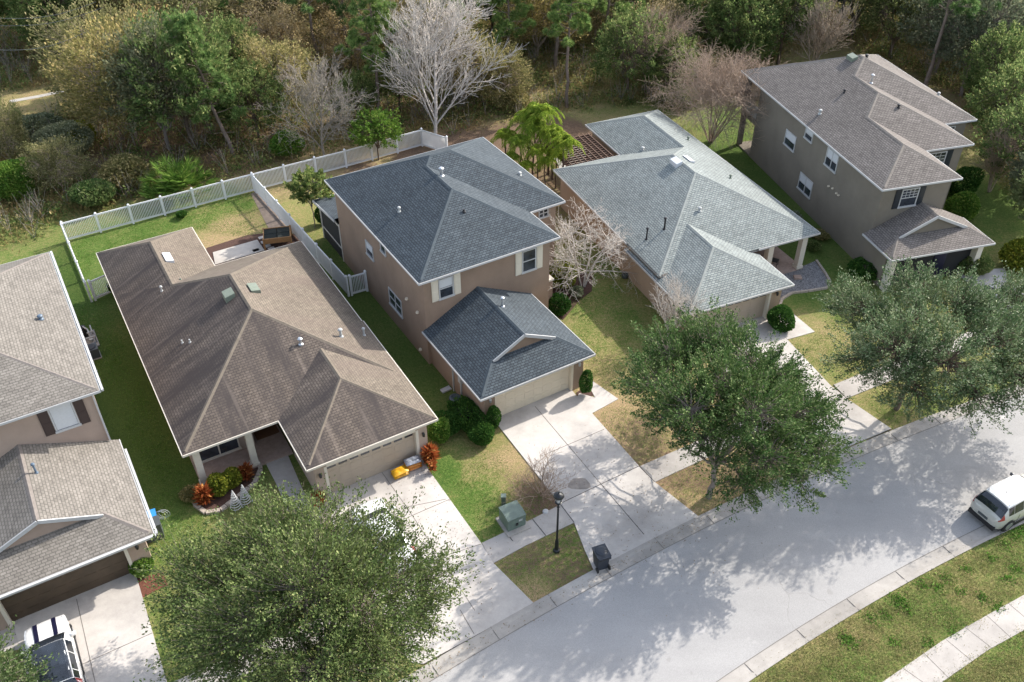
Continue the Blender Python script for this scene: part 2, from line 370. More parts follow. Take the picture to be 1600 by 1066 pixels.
# (photo u, v, reach m, dry, dirt, lush): what grows where
COVER = [(120,450,2,.2,0,.7),(150,600,2,.2,0,.9),(180,700,2,.2,0,.9),(230,760,2,.25,0,.7),(290,850,1.5,.35,0,.4),(330,870,2,.6,0,.1),(250,980,2,.45,0,.1),(380,850,1.5,.5,0,.3),
 (130,400,2,.25,0,.5),(200,370,2.5,.3,0,.35),(270,340,2.5,.3,0,.3),(330,330,2,.45,.1,.1),(360,350,1.5,.9,.3,0),(340,375,1.5,.9,.35,0),(385,320,1.2,.35,0,.1),(415,330,1,.6,.55,0),(435,350,1,.6,.55,0),(350,310,1.5,.3,0,.2),
 (440,300,1.5,.75,.2,0),(470,320,2,.6,0,0),(490,350,1.5,.5,0,0),(520,400,1.5,.35,0,.6),(560,470,1.5,.35,0,.8),(640,560,1.5,.35,0,.75),(690,640,1.2,.4,0,.6),(700,690,1,.5,.1,.3),
 (470,290,1.2,.8,.45,0),(560,262,1.2,.8,.7,0),(640,242,1.2,.8,.8,0),
 (690,740,1.2,.15,0,.4),(720,790,1.2,.25,0,.3),(760,830,1.2,.35,0,.1),(740,740,1,.55,0,0),(790,720,1,.85,.2,0),(760,690,.8,.7,.1,0),(820,765,1,.75,.62,0),(845,785,.9,.6,.7,0),(800,740,.8,.8,.5,0),(770,790,1,.45,0,0),
 (830,880,1.2,.6,.55,0),(880,905,1.2,.6,.55,0),(800,890,.8,.7,.5,0),(870,860,1,.5,.5,0),(830,920,1,.85,.2,0),
 (900,480,1.5,.5,0,0),(930,520,1.5,.55,0,0),(960,580,1.5,.7,0,0),(1000,500,2,.5,0,.2),(980,640,1.5,.95,.4,0),(1000,660,1,.95,.6,0),(960,680,1.2,.95,.45,0),(1010,690,1.2,.9,.5,0),(1060,740,1.2,.95,.55,0),(1090,790,1,.9,.2,0),(1100,760,1,.9,.6,0),(1040,600,2,.7,0,0),(900,430,1.5,.4,.5,0),(880,440,1,.4,.4,0),
 (1290,540,1.5,.65,0,0),(1310,580,1.5,.6,0,0),(1290,450,1.5,.3,0,.5),(1350,600,2,.6,0,0),(1400,650,1.5,.6,.45,0),(1480,630,2,.45,0,.2),(1350,640,1.5,.6,0,0),
 (1250,360,2,.3,0,.8),(1180,290,2,.25,0,.9),(1140,240,2,.2,0,.6),(1130,190,3,.3,0,.4),(1060,185,3,.5,0,.2),
 (720,225,2,.8,.8,0),(800,215,2.5,.8,.7,0),(880,205,2.5,.75,.8,0),(940,180,2.5,.6,.35,0),(820,290,2,.8,.6,0),(1000,160,2.5,.5,.2,.1),
 (1560,330,2,.25,0,.7),(1540,310,2,.2,0,.6),(1570,400,2,.5,0,.1),(1590,350,2,.3,0,.3),
 (1250,1040,1.5,.5,.1,0),(1350,980,1.2,.62,.12,0),(1380,960,1,.3,0,.05),(1450,930,1.2,.42,0,.05),(1480,960,1,.25,0,.1),(1540,890,1.2,.5,.05,.02),(1580,870,1.2,.3,0,.15),(1320,1040,1.2,.3,0,.05),(1560,1040,1.5,.45,0,0),(1600,1010,1.5,.35,0,0),(1420,1000,1.2,.45,.12,0),(1500,920,1,.55,.1,0),(1280,1010,1,.6,.15,0),(1440,980,1,.35,0,.1),
 (50,160,5,.75,.05,0),(150,60,8,.5,.6,0),(40,250,6,.55,.5,0),(150,250,6,.6,.6,0),(60,350,4,.45,.3,.2),(250,230,6,.6,.75,0),(400,220,5,.7,.6,0),(520,220,5,.85,.3,0),(620,150,6,.8,.6,0),(450,100,8,.85,.2,0),
 (800,140,6,.75,.3,0),(900,60,8,.7,.5,0),(1050,100,8,.6,.4,.1),(1250,50,8,.6,.5,0),(1400,60,8,.6,.5,0),(1550,180,5,.8,.5,0),(1590,250,4,.6,.4,.2),(1500,60,8,.6,.5,0)]
num = np.zeros(GX.shape + (3,)); den = np.zeros(GX.shape) + 1e-9
for u, v, rr, a, b, c in COVER:
    gx, gy = G2(u, v); k = 1.0 / (((GX-gx)**2 + (GY-gy)**2) / (rr*rr) + 0.25) ** 2
    num += k[..., None] * np.array([a, b, c]); den += k
cov = num / den[..., None]
nx, ny = len(xs), len(ys)
idx = np.arange(nx*ny).reshape(ny, nx)
F = np.stack([idx[:-1, :-1], idx[:-1, 1:], idx[1:, 1:], idx[1:, :-1]], -1).reshape(-1, 4)
V = np.stack([GX, GY, np.zeros_like(GX)], -1).reshape(-1, 3)
ground = np_mesh('ground', V, F, ground_mat()); tag(ground, 'lawns, bare soil and woodland floor', kind='structure')
ca = ground.data.color_attributes.new('cover', 'FLOAT_COLOR', 'POINT')
ca.data.foreach_set('color', np.concatenate([cov.reshape(-1, 3), np.ones((nx*ny, 1))], 1).astype(np.float32).ravel())

def sheet(name, poly, z, mat, label=None, depth=0.05):
    o = MB().prism(poly, z - depth, z).build(name, mat); return tag(o, label, kind='structure')
def circ_pts(c, r, a0, a1, n):
    return [(c[0] + r*math.cos(a0 + (a1-a0)*i/(n-1)), c[1] + r*math.sin(a0 + (a1-a0)*i/(n-1))) for i in range(n)]
FC, FR = (92.48, -117.02), 168.99           # far kerb line
NC, NR = (76.69, -82.10), 122.91            # near kerb line
def strip(A, B, za, zb, mb):
    for i in range(len(A)-1):
        mb.face([(*A[i], za), (*A[i+1], za), (*B[i+1], zb), (*B[i], zb)])
rd = MB()
fa = circ_pts(FC, FR - 0.72, R(155), R(88), 90); na = circ_pts(NC, NR + 0.62, R(150), R(84), 90)
strip(fa, na, 0.012, 0.012, rd); tag(rd.build('road', road_mat()), 'pale worn asphalt street curving past the houses', kind='structure')
def kerb(c, r_back, sign, label, a0, a1):
    mb = MB(); n = 90
    P = [circ_pts(c, r_back + sign*k, a0, a1, n) for k in (0, 0.16, 0.30, 0.73)]
    Z = (0.05, 0.058, 0.024, 0.016)
    for i in range(3): strip(P[i], P[i+1], Z[i], Z[i+1], mb) if sign < 0 else strip(P[i+1], P[i], Z[i+1], Z[i], mb)
    tag(mb.build('kerb', M['concrete_old']), label, kind='structure')
    jb = MB(); L = abs(a1-a0) * r_back; k = int(L / 3.05)
    for i in range(k):
        a = a0 + (a1-a0)*i/k; d = Vector((math.cos(a), math.sin(a), 0))
        p = Vector((*c, 0)) + d*r_back; q = p + d*sign*0.72
        jb.bar(p + Vector((0, 0, 0.056)), q + Vector((0, 0, 0.022)), 0.022, 0.012)
    P0 = circ_pts(c, r_back + sign*0.735, a0, a1, n)
    P1 = circ_pts(c, r_back + sign*0.765, a0, a1, n)
    strip(P0, P1, 0.020, 0.020, jb); P2 = circ_pts(c, r_back - sign*0.0, a0, a1, n); P3 = circ_pts(c, r_back - sign*0.03, a0, a1, n)
    tag(jb.build('kerb_joint', M['joint']), kind='structure')
kerb(FC, FR, -1, 'concrete kerb and gutter along the driveways', R(155), R(88))
kerb(NC, NR, 1, 'concrete kerb and gutter on the near side of the street', R(150), R(84))
# near pavement
pin = [G2(*p) for p in ((700,1640),(980,1385),(1250,1160),(1379,1066),(1472,1002),(1540.6,962.6),(1600,930),(1700,880),(1850,815))]
pout = [G2(*p) for p in ((790,1680),(1080,1400),(1340,1170),(1472,1066),(1544,1016),(1600,985),(1700,930),(1850,860))]
sheet('sidewalk', pin + pout[::-1], 0.03, M['walk'], 'pale concrete pavement across the near lawn')
jb = MB()
for a, b in (((1411,1045),(1478,1092)),((1441,1019),(1482,1060)),((1478,1000),(1519,1034)),((1508,981),(1549,1013)),((1541,962),(1579,997)),((1575,943),(1610,973)),((1506,982),(1512,978))):
    p, q = survey(*a), survey(*b); jb.bar((p.x, p.y, 0.03), (q.x, q.y, 0.03), 0.025, 0.008)
tag(jb.build('sidewalk_joint', M['joint']), kind='structure')
DW = {
 'a': [(760-534,1100),(213,900),(20,978),(25,1000),(60,1110),(180,1330)],
 'b': [(834.5,944),(770.3,880),(753,851),(672,738),(661,719),(655,706),(498,768),(530,840),(600,960),(640,1035),(662,1038)],
 'c': [(770,655),(772,645),(889,598),(894,611),(899.6,618),(998,728.7),(1024,755),(1091.5,808),(1070,820),(928,892),(913.5,860),(897,817),(875,788)],
 'd': [(1190,487),(1196,498),(1215,515.5),(1296,601.6),(1323.5,624),(1392.6,671),(1340,692),(1270,724),(1215,680),(1180,640),(1118,560),(1085,520),(1075,505)],
 'e': [(1570,420),(1575,440),(1600,460),(1680,520),(1740,545),(1690,562),(1640,540),(1560,480),(1490,425)],
}
DW['a'] = [(215,890),(214,903),(261,1066),(300,1150),(120,1260),(75,1150),(45,1066),(22,977),(14,962)]
names = {'a':'pale driveway at the brown garage door','b':'pale driveway beside the spreading oak','c':'wide driveway of the slate-roofed house, dappled with tree shade','d':'long narrow driveway of the silver-roofed house','e':'driveway of the mauve-roofed house hidden under a tree'}
for k, px in DW.items():
    sheet('driveway', [G2(*p) for p in px], 0.045, M['concrete'], names[k])
for nm, px, mt, lb in (('sidewalk', [(753,849),(832,811.6),(876,789),(897.5,817),(821.8,852.8),(770,881)], 'walk', 'pavement between the driveways by the lamp post'),
  ('sidewalk', [(1000,729),(1101,685),(1200,636),(1236,618),(1262,641),(1130,704),(1023,754)], 'walk', 'pavement under the middle street oak'),
  ('sidewalk', [(1302,602),(1398,563),(1500,524),(1560,503),(1590,519),(1450,572),(1323,623)], 'walk', 'pavement under the right street oak'),
  ('sidewalk', [(506,782),(470,800),(262,905),(272,935),(500,830),(530,815)][:0] or [(560,940),(400,1010),(262,1070),(268,1100),(420,1040),(585,970)], 'walk', 'pavement under the left oak'),
  ('path', [(415,724),(450,712),(476,772),(520,800),(500,824),(450,800),(432,757)], 'walk', 'curving path to the brown house porch'),
  ('path', [(917,590),(966,624),(924,647),(901,622),(905,615),(930,622),(921,606)], 'concrete', 'short path beside the slate house garage'),
  ('path', [(1218,490),(1231,484),(1273,519),(1230.5,531),(1214,515)], 'concrete', 'short path beside the silver house garage'),
  ('path', [(1512,450),(1540,433),(1575,452),(1545,470)], 'concrete', 'path beside the mauve house driveway'),
  ('path', [(0,965),(26,955),(60,1000),(30,1015),(0,1020)], 'walk', 'path at the far left driveway'),
  ('patio', [(860,238),(905,225),(960,262),(890,292)], 'patio', 'white concrete patio beside the pergola')):
    sheet(nm, [G2(*p) for p in px], 0.035, M[mt], lb)
def joints(name, segs, mat, w=0.03):
    jb = MB()
    for a, b in segs:
        p, q = survey(*a), survey(*b); jb.bar((p.x, p.y, 0.046), (q.x, q.y, 0.046), w, 0.01)
    tag(jb.build(name, mat), kind='structure')
SC = [G2(915+17*math.cos(a)*(1+.2*math.sin(3*a))-10, 757+11*math.sin(a)*(1+.2*math.cos(2*a))) for a in [i*2*math.pi/14 for i in range(14)]]
tag(MB().face([(x, y, .0465) for x, y in SC]).build('oil_stain', plain('oil_stain', (0.33, 0.29, 0.255), 0.8, var=0.5, scale=3)), kind='structure')
SS = [G2(*q) for q in ((392,303),(402,299),(455,352),(447,362),(425,368))]
sheet('soil_strip', SS, 0.012, plain('dry_soil', (0.23, 0.18, 0.145), 1.0, var=0.45, scale=3), 'dry brown soil strip along the dividing fence')
joints('driveway_joint', [((836,636),(937.7,756)),((845,714),(943.5,672)),((120,937),(149,1066)),((149,1066),(185,1190)),((83,1058),(120,1043)),((120,1043),(238.6,990)),((594,735),(640,800)),((640,800),(742,955)),((627,795),(697,781)),((636,810),(703,781)),((700,868),(752,851)),((719,954),(741,992)),
  ((1240,573),(1270,572)),((1216,655),(1297,612))], M['joint'])
joints('driveway_seam', [((875,788),(998,729.5)),((937.7,756),(1006,836)),((998,729),(1023,754)),((875,788),(897,817)),((930,893),(1091,811)),((662,1039),(834,945)),((832,812),(853,838)),((790,832),(801,846)),((1302,602),(1323,624)),((1277,727),(1392,671))], M['joint_dark'])

# ------------------------------------------------------------------ roofs
def clip(poly, h):
    a, b, c = h; out = []
    for i in range(len(poly)):
        p, q = poly[i], poly[(i+1) % len(poly)]; fp, fq = a*p[0]+b*p[1]+c, a*q[0]+b*q[1]+c
        if fp >= 0: out.append(p)
        if (fp >= 0) != (fq >= 0):
            t = fp / (fp - fq); out.append((p[0]+t*(q[0]-p[0]), p[1]+t*(q[1]-p[1])))
    return out
def area(poly): return abs(sum(poly[i][0]*poly[(i+1)%len(poly)][1]-poly[(i+1)%len(poly)][0]*poly[i][1] for i in range(len(poly)))) / 2 if len(poly) > 2 else 0
class Hip:
    """one roof mass: rectangle at eave height E; slopes per side, None = gable end or abutting wall"""
    def __init__(s, x0, x1, y0, y1, E, L=None, Rt=None, F=None, B=None, dom=None, fdom=None):
        s.x0, s.x1, s.y0, s.y1, s.E = x0, x1, y0, y1, E; s.P = {}
        if L: s.P['L'] = (L, 0, E - L*x0)
        if Rt: s.P['R'] = (-Rt, 0, E + Rt*x1)
        if F: s.P['F'] = (0, F, E - F*y0)
        if B: s.P['B'] = (0, -B, E + B*y1)
        s.dom = dom or (x0, x1, y0, y1); s.fdom = fdom or s.dom
    def h(s, x, y):
        if not (s.x0-1e-6 <= x <= s.x1+1e-6 and s.y0-1e-6 <= y <= s.y1+1e-6): return -1e9
        return min(a*x+b*y+c for a, b, c in s.P.values())
    def cells(s):
        for k, p in s.P.items():
            poly = [(s.x0,s.y0),(s.x1,s.y0),(s.x1,s.y1),(s.x0,s.y1)]
            for k2, q in s.P.items():
                if k2 != k: poly = clip(poly, (q[0]-p[0], q[1]-p[1], q[2]-p[2]))
            if area(poly) > 1e-3: yield k, p, poly
def env(hips, x, y): return max(h.h(x, y) for h in hips)
def roof_mesh(hips, cuts=()):
    mb = MB(); caps = MB(); mb.keys = []
    for i, s in enumerate(hips):
        for k, p, poly in s.cells():
            pieces = [poly]
            for j, o in enumerate(hips):
                if j == i: continue
                x0, x1, y0, y1 = o.fdom if k == 'F' else o.dom
                hs = [(1,0,-x0),(-1,0,x1),(0,1,-y0),(0,-1,y1)]
                eps = 1e-6 if j < i else -1e-6
                hs += [(q[0]-p[0], q[1]-p[1], q[2]-p[2]+eps) for q in o.P.values()]
                new = []
                for rem in pieces:
                    for hh in hs:
                        if area(rem) < 1e-4: break
                        a = clip(rem, (-hh[0], -hh[1], -hh[2]))
                        if area(a) > 1e-4: new.append(a)
                        rem = clip(rem, hh)
                pieces = new
            g = math.hypot(p[0], p[1]); ux, uy = (p[0]/g, p[1]/g) if g else (0, 1); sl = math.sqrt(1+g*g)
            for pc in pieces:
                mb.keys.append(k); mb.face([(x, y, p[0]*x+p[1]*y+p[2]) for x, y in pc], [(x*uy - y*ux + i*7.3, (x*ux + y*uy)*sl) for x, y in pc])
        seen = set()
        for k, p, poly in s.cells():
            for a in range(len(poly)):
                A, B = poly[a], poly[(a+1) % len(poly)]; mx, my = (A[0]+B[0])/2, (A[1]+B[1])/2
                if min(mx-s.x0, s.x1-mx, my-s.y0, s.y1-my) < 0.02: continue
                key = tuple(sorted(((round(A[0],2), round(A[1],2)), (round(B[0],2), round(B[1],2)))))
                if key in seen or math.dist(A, B) < .1: continue
                seen.add(key); n = 120; run = []
                def H(t): x, y = A[0]+(B[0]-A[0])*t, A[1]+(B[1]-A[1])*t; return x, y, p[0]*x+p[1]*y+p[2]
                for t in range(n+1):
                    x, y, z = H(t/n); nx_, ny_ = (A[1]-B[1])/math.dist(A, B)*.2, (B[0]-A[0])/math.dist(A, B)*.2
                    ea, eb = env(hips, x+nx_, y+ny_), env(hips, x-nx_, y-ny_)
                    ok = env(hips, x, y) <= z + 2e-3 and ea + eb < 2*z - .02 and min(ea, eb) > -1e8 and not any(c[0] < x < c[1] and c[2] < y < c[3] for c in cuts)
                    if ok: run.append(t/n)
                    if (not ok or t == n) and run:
                        if run[-1]-run[0] > .04:
                            P, Q = Vector(H(run[0])), Vector(H(run[-1])); d = (Q-P).normalized(); sd = d.cross(Vector((0,0,1))).normalized()*.125
                            dn = Vector((0, 0, -.045 + .002*i)); up = Vector((0, 0, .022 + .002*i))
                            caps.face([P-sd+dn, P+up, Q+up, Q-sd+dn]); caps.face([P+up, P+sd+dn, Q+sd+dn, Q+up])
                            caps.face([P-sd+dn, P+sd+dn, P+up]); caps.face([Q+sd+dn, Q-sd+dn, Q+up])
                        run = []
    return mb, caps
def fascia(hips, skip=()):
    mb = MB(); so = MB()
    for i, s in enumerate(hips):
        so.face([(s.x0, s.y1, s.E-.17-.004*i), (s.x1, s.y1, s.E-.17-.004*i), (s.x1, s.y0, s.E-.17-.004*i), (s.x0, s.y0, s.E-.17-.004*i)])
        for k, (A, B) in {'F': ((s.x0,s.y0),(s.x1,s.y0)), 'R': ((s.x1,s.y0),(s.x1,s.y1)), 'B': ((s.x1,s.y1),(s.x0,s.y1)), 'L': ((s.x0,s.y1),(s.x0,s.y0))}.items():
            if k not in s.P or (i, k) in skip: continue
            n = 200; run = []
            for t in range(n+1):
                x, y = A[0]+(B[0]-A[0])*t/n, A[1]+(B[1]-A[1])*t/n
                ok = not any(o.x0+.01 < x < o.x1-.01 and o.y0+.01 < y < o.y1-.01 for j, o in enumerate(hips) if j != i) and \
                     not any(j < i and o.x0-.01 < x < o.x1+.01 and o.y0-.01 < y < o.y1+.01 for j, o in enumerate(hips))
                if ok: run.append(t/n)
                if (not ok or t == n) and run:
                    if run[-1]-run[0] > .02:
                        P = Vector((A[0]+(B[0]-A[0])*run[0], A[1]+(B[1]-A[1])*run[0], s.E)); Q = Vector((A[0]+(B[0]-A[0])*run[-1], A[1]+(B[1]-A[1])*run[-1], s.E))
                        d = (Q-P).normalized(); o_ = Vector((d.y, -d.x, 0))
                        P -= d*.03*(run[0] == 0); Q += d*.03*(run[-1] == 1)
                        mb.bar(P + o_*.025 + Vector((0,0,-.075)), Q + o_*.025 + Vector((0,0,-.075)), .05, .12)
                    run = []
    return mb, so
def gable_front(mbwall, mbtrim, hip, yg, over, Fz):
    """triangular wall under the ridge of hip at y=yg and its two rake boards at y=yg-over"""
    xm = (hip.x0+hip.x1)/2; s = hip.P['L'][0]; zr = hip.E + s*(xm-hip.x0)
    xl = hip.x0 + (Fz-hip.E)/s; xr = 2*xm - xl
    mbwall.face([(xl, yg, Fz-.15), (xr, yg, Fz-.15), (xr, yg, Fz-.02), (xm, yg, zr-.04), (xl, yg, Fz-.02)])
    for a in (xl, xr):
        p, q = Vector((a, yg-over, Fz)), Vector((xm, yg-over, zr))
        mbtrim.bar(p+Vector((0,-.03,-.085)), q+Vector((0,-.03,-.085)), .06, .19, up=(0, 0, 1))
    mbtrim.face([(xl, yg-over, Fz-.05), (xm, yg-over, zr-.05), (xm, yg, zr-.05), (xl, yg, Fz-.05)])
    mbtrim.face([(xm, yg-over, zr-.05), (xr, yg-over, Fz-.05), (xr, yg, Fz-.05), (xm, yg, zr-.05)])

class House:
    def __init__(s, x, y, t, name, label, cat='house'):
        s.x, s.y, s.t = x, y, R(t); s.root = empty(name, (x, y, 0), s.t, label, cat); s.hips = []
    def loc(s, P):
        d = P - Vector((s.x, s.y, 0)); c, q = math.cos(s.t), math.sin(s.t); return Vector((d.x*c+d.y*q, -d.x*q+d.y*c, d.z))
    def wpt(s, lx, ly, z=0):
        c, q = math.cos(s.t), math.sin(s.t); return Vector((s.x+lx*c-ly*q, s.y+lx*q+ly*c, z))
    def on_plane(s, axis, c, u, v):
        a, b = s.loc(survey(u, v, 0)), s.loc(survey(u, v, 20)); i = 0 if axis == 'x' else 1
        t = (c - a[i]) / (b[i] - a[i]); return a + (b-a)*t
    def on_roof(s, u, v):
        a, b = s.loc(survey(u, v, 0)), s.loc(survey(u, v, 14)); prev = None
        for i in range(2801):
            p = b + (a-b)*(i/2800); h = env(s.hips, p.x, p.y)
            if h > 0 and p.z <= h: return Vector((p.x, p.y, h))
        return a
    def roof(s, mat, cap, mainhips, gables=(), cuts=(), soffit='cream_trim', fmat='white', name='roof', wall=None, weathered=None):
        mb, caps = roof_mesh(mainhips, cuts); r = mb.build(name, M[mat], s.root)
        if weathered:                                          # left and front planes: algae streaks, plus shade painted in as darker shingles
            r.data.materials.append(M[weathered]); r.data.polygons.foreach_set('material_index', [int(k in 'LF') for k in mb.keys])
        caps.build('ridge_cap', M[cap], r)
        fb, so = fascia(mainhips); gw = MB()
        for g in gables: gable_front(gw, fb, *g)
        fb.build('fascia', M[fmat], r); so.build('soffit', M[soffit], r)
        if gables: gw.build('gable_wall', wall, s.root)
        s.hips += mainhips; return r
def window(house, axis, c, out, a0, a1, z0, z1, kind='double', shut=None, blind=0.0, panes=(1, 2), name='window', frame='white', grid=(0, 0)):
    """window on the wall plane axis=c (x or y), facing out (+1/-1), spanning a0..a1 along the wall"""
    def bx(mb, a_, b_, z_, w_, d0, d1):
        lo, hi = sorted((c+out*d0, c+out*d1))
        if axis == 'x': mb.box(lo, hi, a_, b_, z_, w_)
        else: mb.box(a_, b_, lo, hi, z_, w_)
    f = MB(); t = .07
    bx(f, a0-t, a0, z0-t, z1+t, -.05, .05); bx(f, a1, a1+t, z0-t, z1+t, -.05, .05); bx(f, a0, a1, z1, z1+t, -.05, .05); bx(f, a0-t*1.6, a1+t*1.6, z0-t-.04, z0, -.05, .085)
    nx_, nz_ = panes
    for i in range(1, nx_): m_ = a0+(a1-a0)*i/nx_; bx(f, m_-.035, m_+.035, z0, z1, -.03, .04)
    for i in range(1, nz_): m_ = z0+(z1-z0)*i/nz_; bx(f, a0, a1, m_-.03, m_+.03, -.03, .035)
    gx, gz = grid
    zt0 = z0+(z1-z0)*(0.5 if nz_ == 2 else 0)
    for i in range(1, gx): m_ = a0+(a1-a0)*i/gx; bx(f, m_-.015, m_+.015, zt0, z1, -.02, .028)
    for i in range(1, gz): m_ = zt0+(z1-zt0)*i/gz; bx(f, a0, a1, m_-.015, m_+.015, -.02, .028)
    fo = f.build(name, M[frame], house.root)
    g = MB(); bx(g, a0, a1, z0, z1, -.05, .012); g.build('pane', M['glass'], fo)
    if blind: b = MB(); bx(b, a0+.01, a1-.01, z1-(z1-z0)*blind, z1, .0, .018); b.build('blind', M['blind'], fo)
    if shut:
        sw = shut[1]
        for q0, q1 in ((a0-t-.03-sw, a0-t-.03), (a1+t+.03, a1+t+.03+sw)):
            m = MB(); bx(m, q0, q1, z0-.1, z1+.1, -.01, .045)
            for (h0, h1) in ((z0-.02, (z0+z1)/2-.04), ((z0+z1)/2+.04, z1+.02)): bx(m, q0+.06, q1-.06, h0, h1, .04, .058)
            m.build('shutter', M[shut[0]], house.root)
    return fo
def win_px(house, axis, c, out, bl, tr, **kw):
    p, q = house.on_plane(axis, c, *bl), house.on_plane(axis, c, *tr); i = 1 if axis == 'x' else 0
    a0, a1 = sorted((p[i], q[i])); z0, z1 = sorted((p.z, q.z)); return window(house, axis, c, out, a0, a1, z0, z1, **kw)
def garage_front(house, x0, x1, yf, E, dx0, dx1, wallm, doorm, jamb, ybk, panes=False, ztop=2.15, lampmat='clear'):
    """garage block: back box, two piers, header, recessed sectional door"""
    w = MB(); rec = .28
    w.prism([(x0, yf+rec), (x1, yf+rec), (x1, ybk), (x0, ybk)], 0, E-.18)
    w.box(x0, dx0, yf, yf+rec, 0, E-.18); w.box(dx1, x1, yf, yf+rec, 0, E-.18); w.box(dx0, dx1, yf, yf+rec, ztop, E-.18)
    w.build('garage_wall', wallm, house.root)
    j = MB(); j.box(dx0-.13, dx0+.02, yf-.02, yf+rec, 0, ztop+.02); j.box(dx1-.02, dx1+.13, yf-.02, yf+rec, 0, ztop+.02); j.box(dx0+.02, dx1-.02, yf-.02, yf+rec, ztop-.03, ztop+.12)
    j.build('garage_trim', M[jamb], house.root)
    d = MB(); y = yf+rec-.02; d.box(dx0+.02, dx1-.02, y-.03, y+.01, 0.01, ztop-.03)
    rows, cols = 4, 8; hh = (ztop-.05)/rows; ww = (dx1-dx0-.04)/cols
    g = MB()
    for r_ in range(rows):
        for c_ in range(cols):
            q = g if (panes and r_ == 3) else d; xa = dx0+.02+ww*c_+.07; za = .02+hh*r_+.08
            if panes and r_ == 3 and c_ % 1 == 0: g.box(xa, xa+ww-.14, y-.038, y-.02, za+.06, za+hh-.14)
            else: d.box(xa, xa+ww-.14, y-.042, y-.02, za, za+hh-.14)
    do = d.build('garage_door', M[doorm], house.root)
    if panes: g.build('pane', M['glass'], do)
    for lx in (x0+(dx0-.13-x0)/2, dx1+.13+(x1-dx1-.13)/2):
        lm = MB(); lm.lathe([(.03,0),(.07,.03),(.085,.2),(.05,.26),(.012,.30)], (lx, yf-.12, 1.72), 6); lm.box(lx-.04, lx+.04, yf-.12, yf, 1.86, 1.92)
        lm.build('wall_lamp', M['alloy'] if lampmat == 'clear' else M[lampmat], house.root)
def pipe_on(house, roof, u, v, h, r=.05, mat='chrome', hood=True, name='vent_pipe'):
    p = house.on_roof(u, v); m = MB()
    m.lathe([(r*1.9, -.12), (r*1.8, .02), (r*1.1, .07)], p, 12); m.tube([p + Vector((0,0,-.1)), p + Vector((0,0,h))], r, 10)
    if hood: m.lathe([(r*.9, h-.02), (r*1.7, h+.01), (r*1.8, h+.07), (r*1.1, h+.12), (.01, h+.13)], p, 12)
    return m.build(name, M[mat], roof)
def box_vent(house, roof, u, v, wx, wy, h, mat, side):
    p = house.on_roof(u, v); m = MB(); s = .45*side
    # wedge: long side along y (down the house), lying on a slope in x
    x0, x1, y0, y1 = p.x-wx/2, p.x+wx/2, p.y-wy/2, p.y+wy/2
    za, zb = p.z + s*(x0-p.x), p.z + s*(x1-p.x)
    top0, top1 = (max(za, zb)+h*.55 if side > 0 else za+.05+h, ) * 2
    if side > 0: A, B = zb+h-.12, zb+h          # rising to the right; hood nearly level
    else: A, B = za+h, za+h-.12
    m.face([(x0,y0,A),(x1,y0,B),(x1,y1,B),(x0,y1,A)])
    m.face([(x0,y0,za-.05),(x1,y0,zb-.05),(x1,y0,B),(x0,y0,A)]); m.face([(x0,y1,za-.05),(x0,y1,A),(x1,y1,B),(x1,y1,zb-.05)])
    m.face([(x0,y0,za-.05),(x0,y0,A),(x0,y1,A),(x0,y1,za-.05)]); m.face([(x1,y0,zb-.05),(x1,y1,zb-.05),(x1,y1,B),(x1,y0,B)])
    return m.build('roof_vent', M[mat], roof)

# ------------------------------------------------------------------ house: slate roof, centre
h2 = House(-5.079, 41.275, 30.795, 'two_storey_house', 'tan stucco two-storey house with a dark slate-blue shingle roof and cream garage door')
w_, W_, E_, s_, yB_, D_ = 9.21, 11.776, 6.263, .507, 3.31, 13.677
top = [Hip(0, w_, 0, D_, E_, s_, s_, s_, s_), Hip(0, W_, yB_, D_, E_, s_, s_, s_, s_*1.0)]
# A and B masses share eave and pitch
gE, gx0, gx1, gf = 2.552, .166, 7.50, -6.385
yg = -4.70
ga = [Hip(gx0, gx1, yg-.12, .44, gE, .507, .507, dom=(gx0-1, gx1+1, yg-.12, .44), fdom=(gx0-1, gx1+1, yg+.02, .44)),
      Hip(gx0, gx1, gf, yg+.6, gE, .507, .507, .507)]
wl = MB(); wl.prism([(.4,.4),(w_-.4,.4),(w_-.4,yB_+.4),(W_-.4,yB_+.4),(W_-.4,D_-.4),(.4,D_-.4)], 0, E_-.175)
wl.build('wall', M['st_brown'], h2.root)
r2 = h2.roof('rf_slate', 'cap_slate', top)
yF_z = gE + .507*(yg-gf)
r2g = h2.roof('rf_slate', 'cap_slate', ga, gables=[(ga[0], yg, .12, yF_z)], name='garage_roof', wall=M['st_brown'])
garage_front(h2, gx0+.42, gx1-.42, gf+.45, gE, gx0+3.667-2.44, gx0+3.667+2.44, M['st_brown'], 'cream', 'cream', .39)
win_px(h2, 'y', .4, -1, (688,466), (706,432), shut=('shutter_cream', .42), panes=(1, 2), blind=.45)
win_px(h2, 'y', .4, -1, (817,425), (836,388), shut=('shutter_cream', .42), panes=(1, 2))
win_px(h2, 'y', yB_+.4, -1, (842.5,340), (855,326), panes=(2, 2))
win_px(h2, 'x', .4, -1, (584,406), (572,376), panes=(1, 2), blind=.5)
win_px(h2, 'x', .4, -1, (603,398), (595,380), panes=(1, 1))
win_px(h2, 'x', .4, -1, (629,495), (608,450), panes=(2, 2))
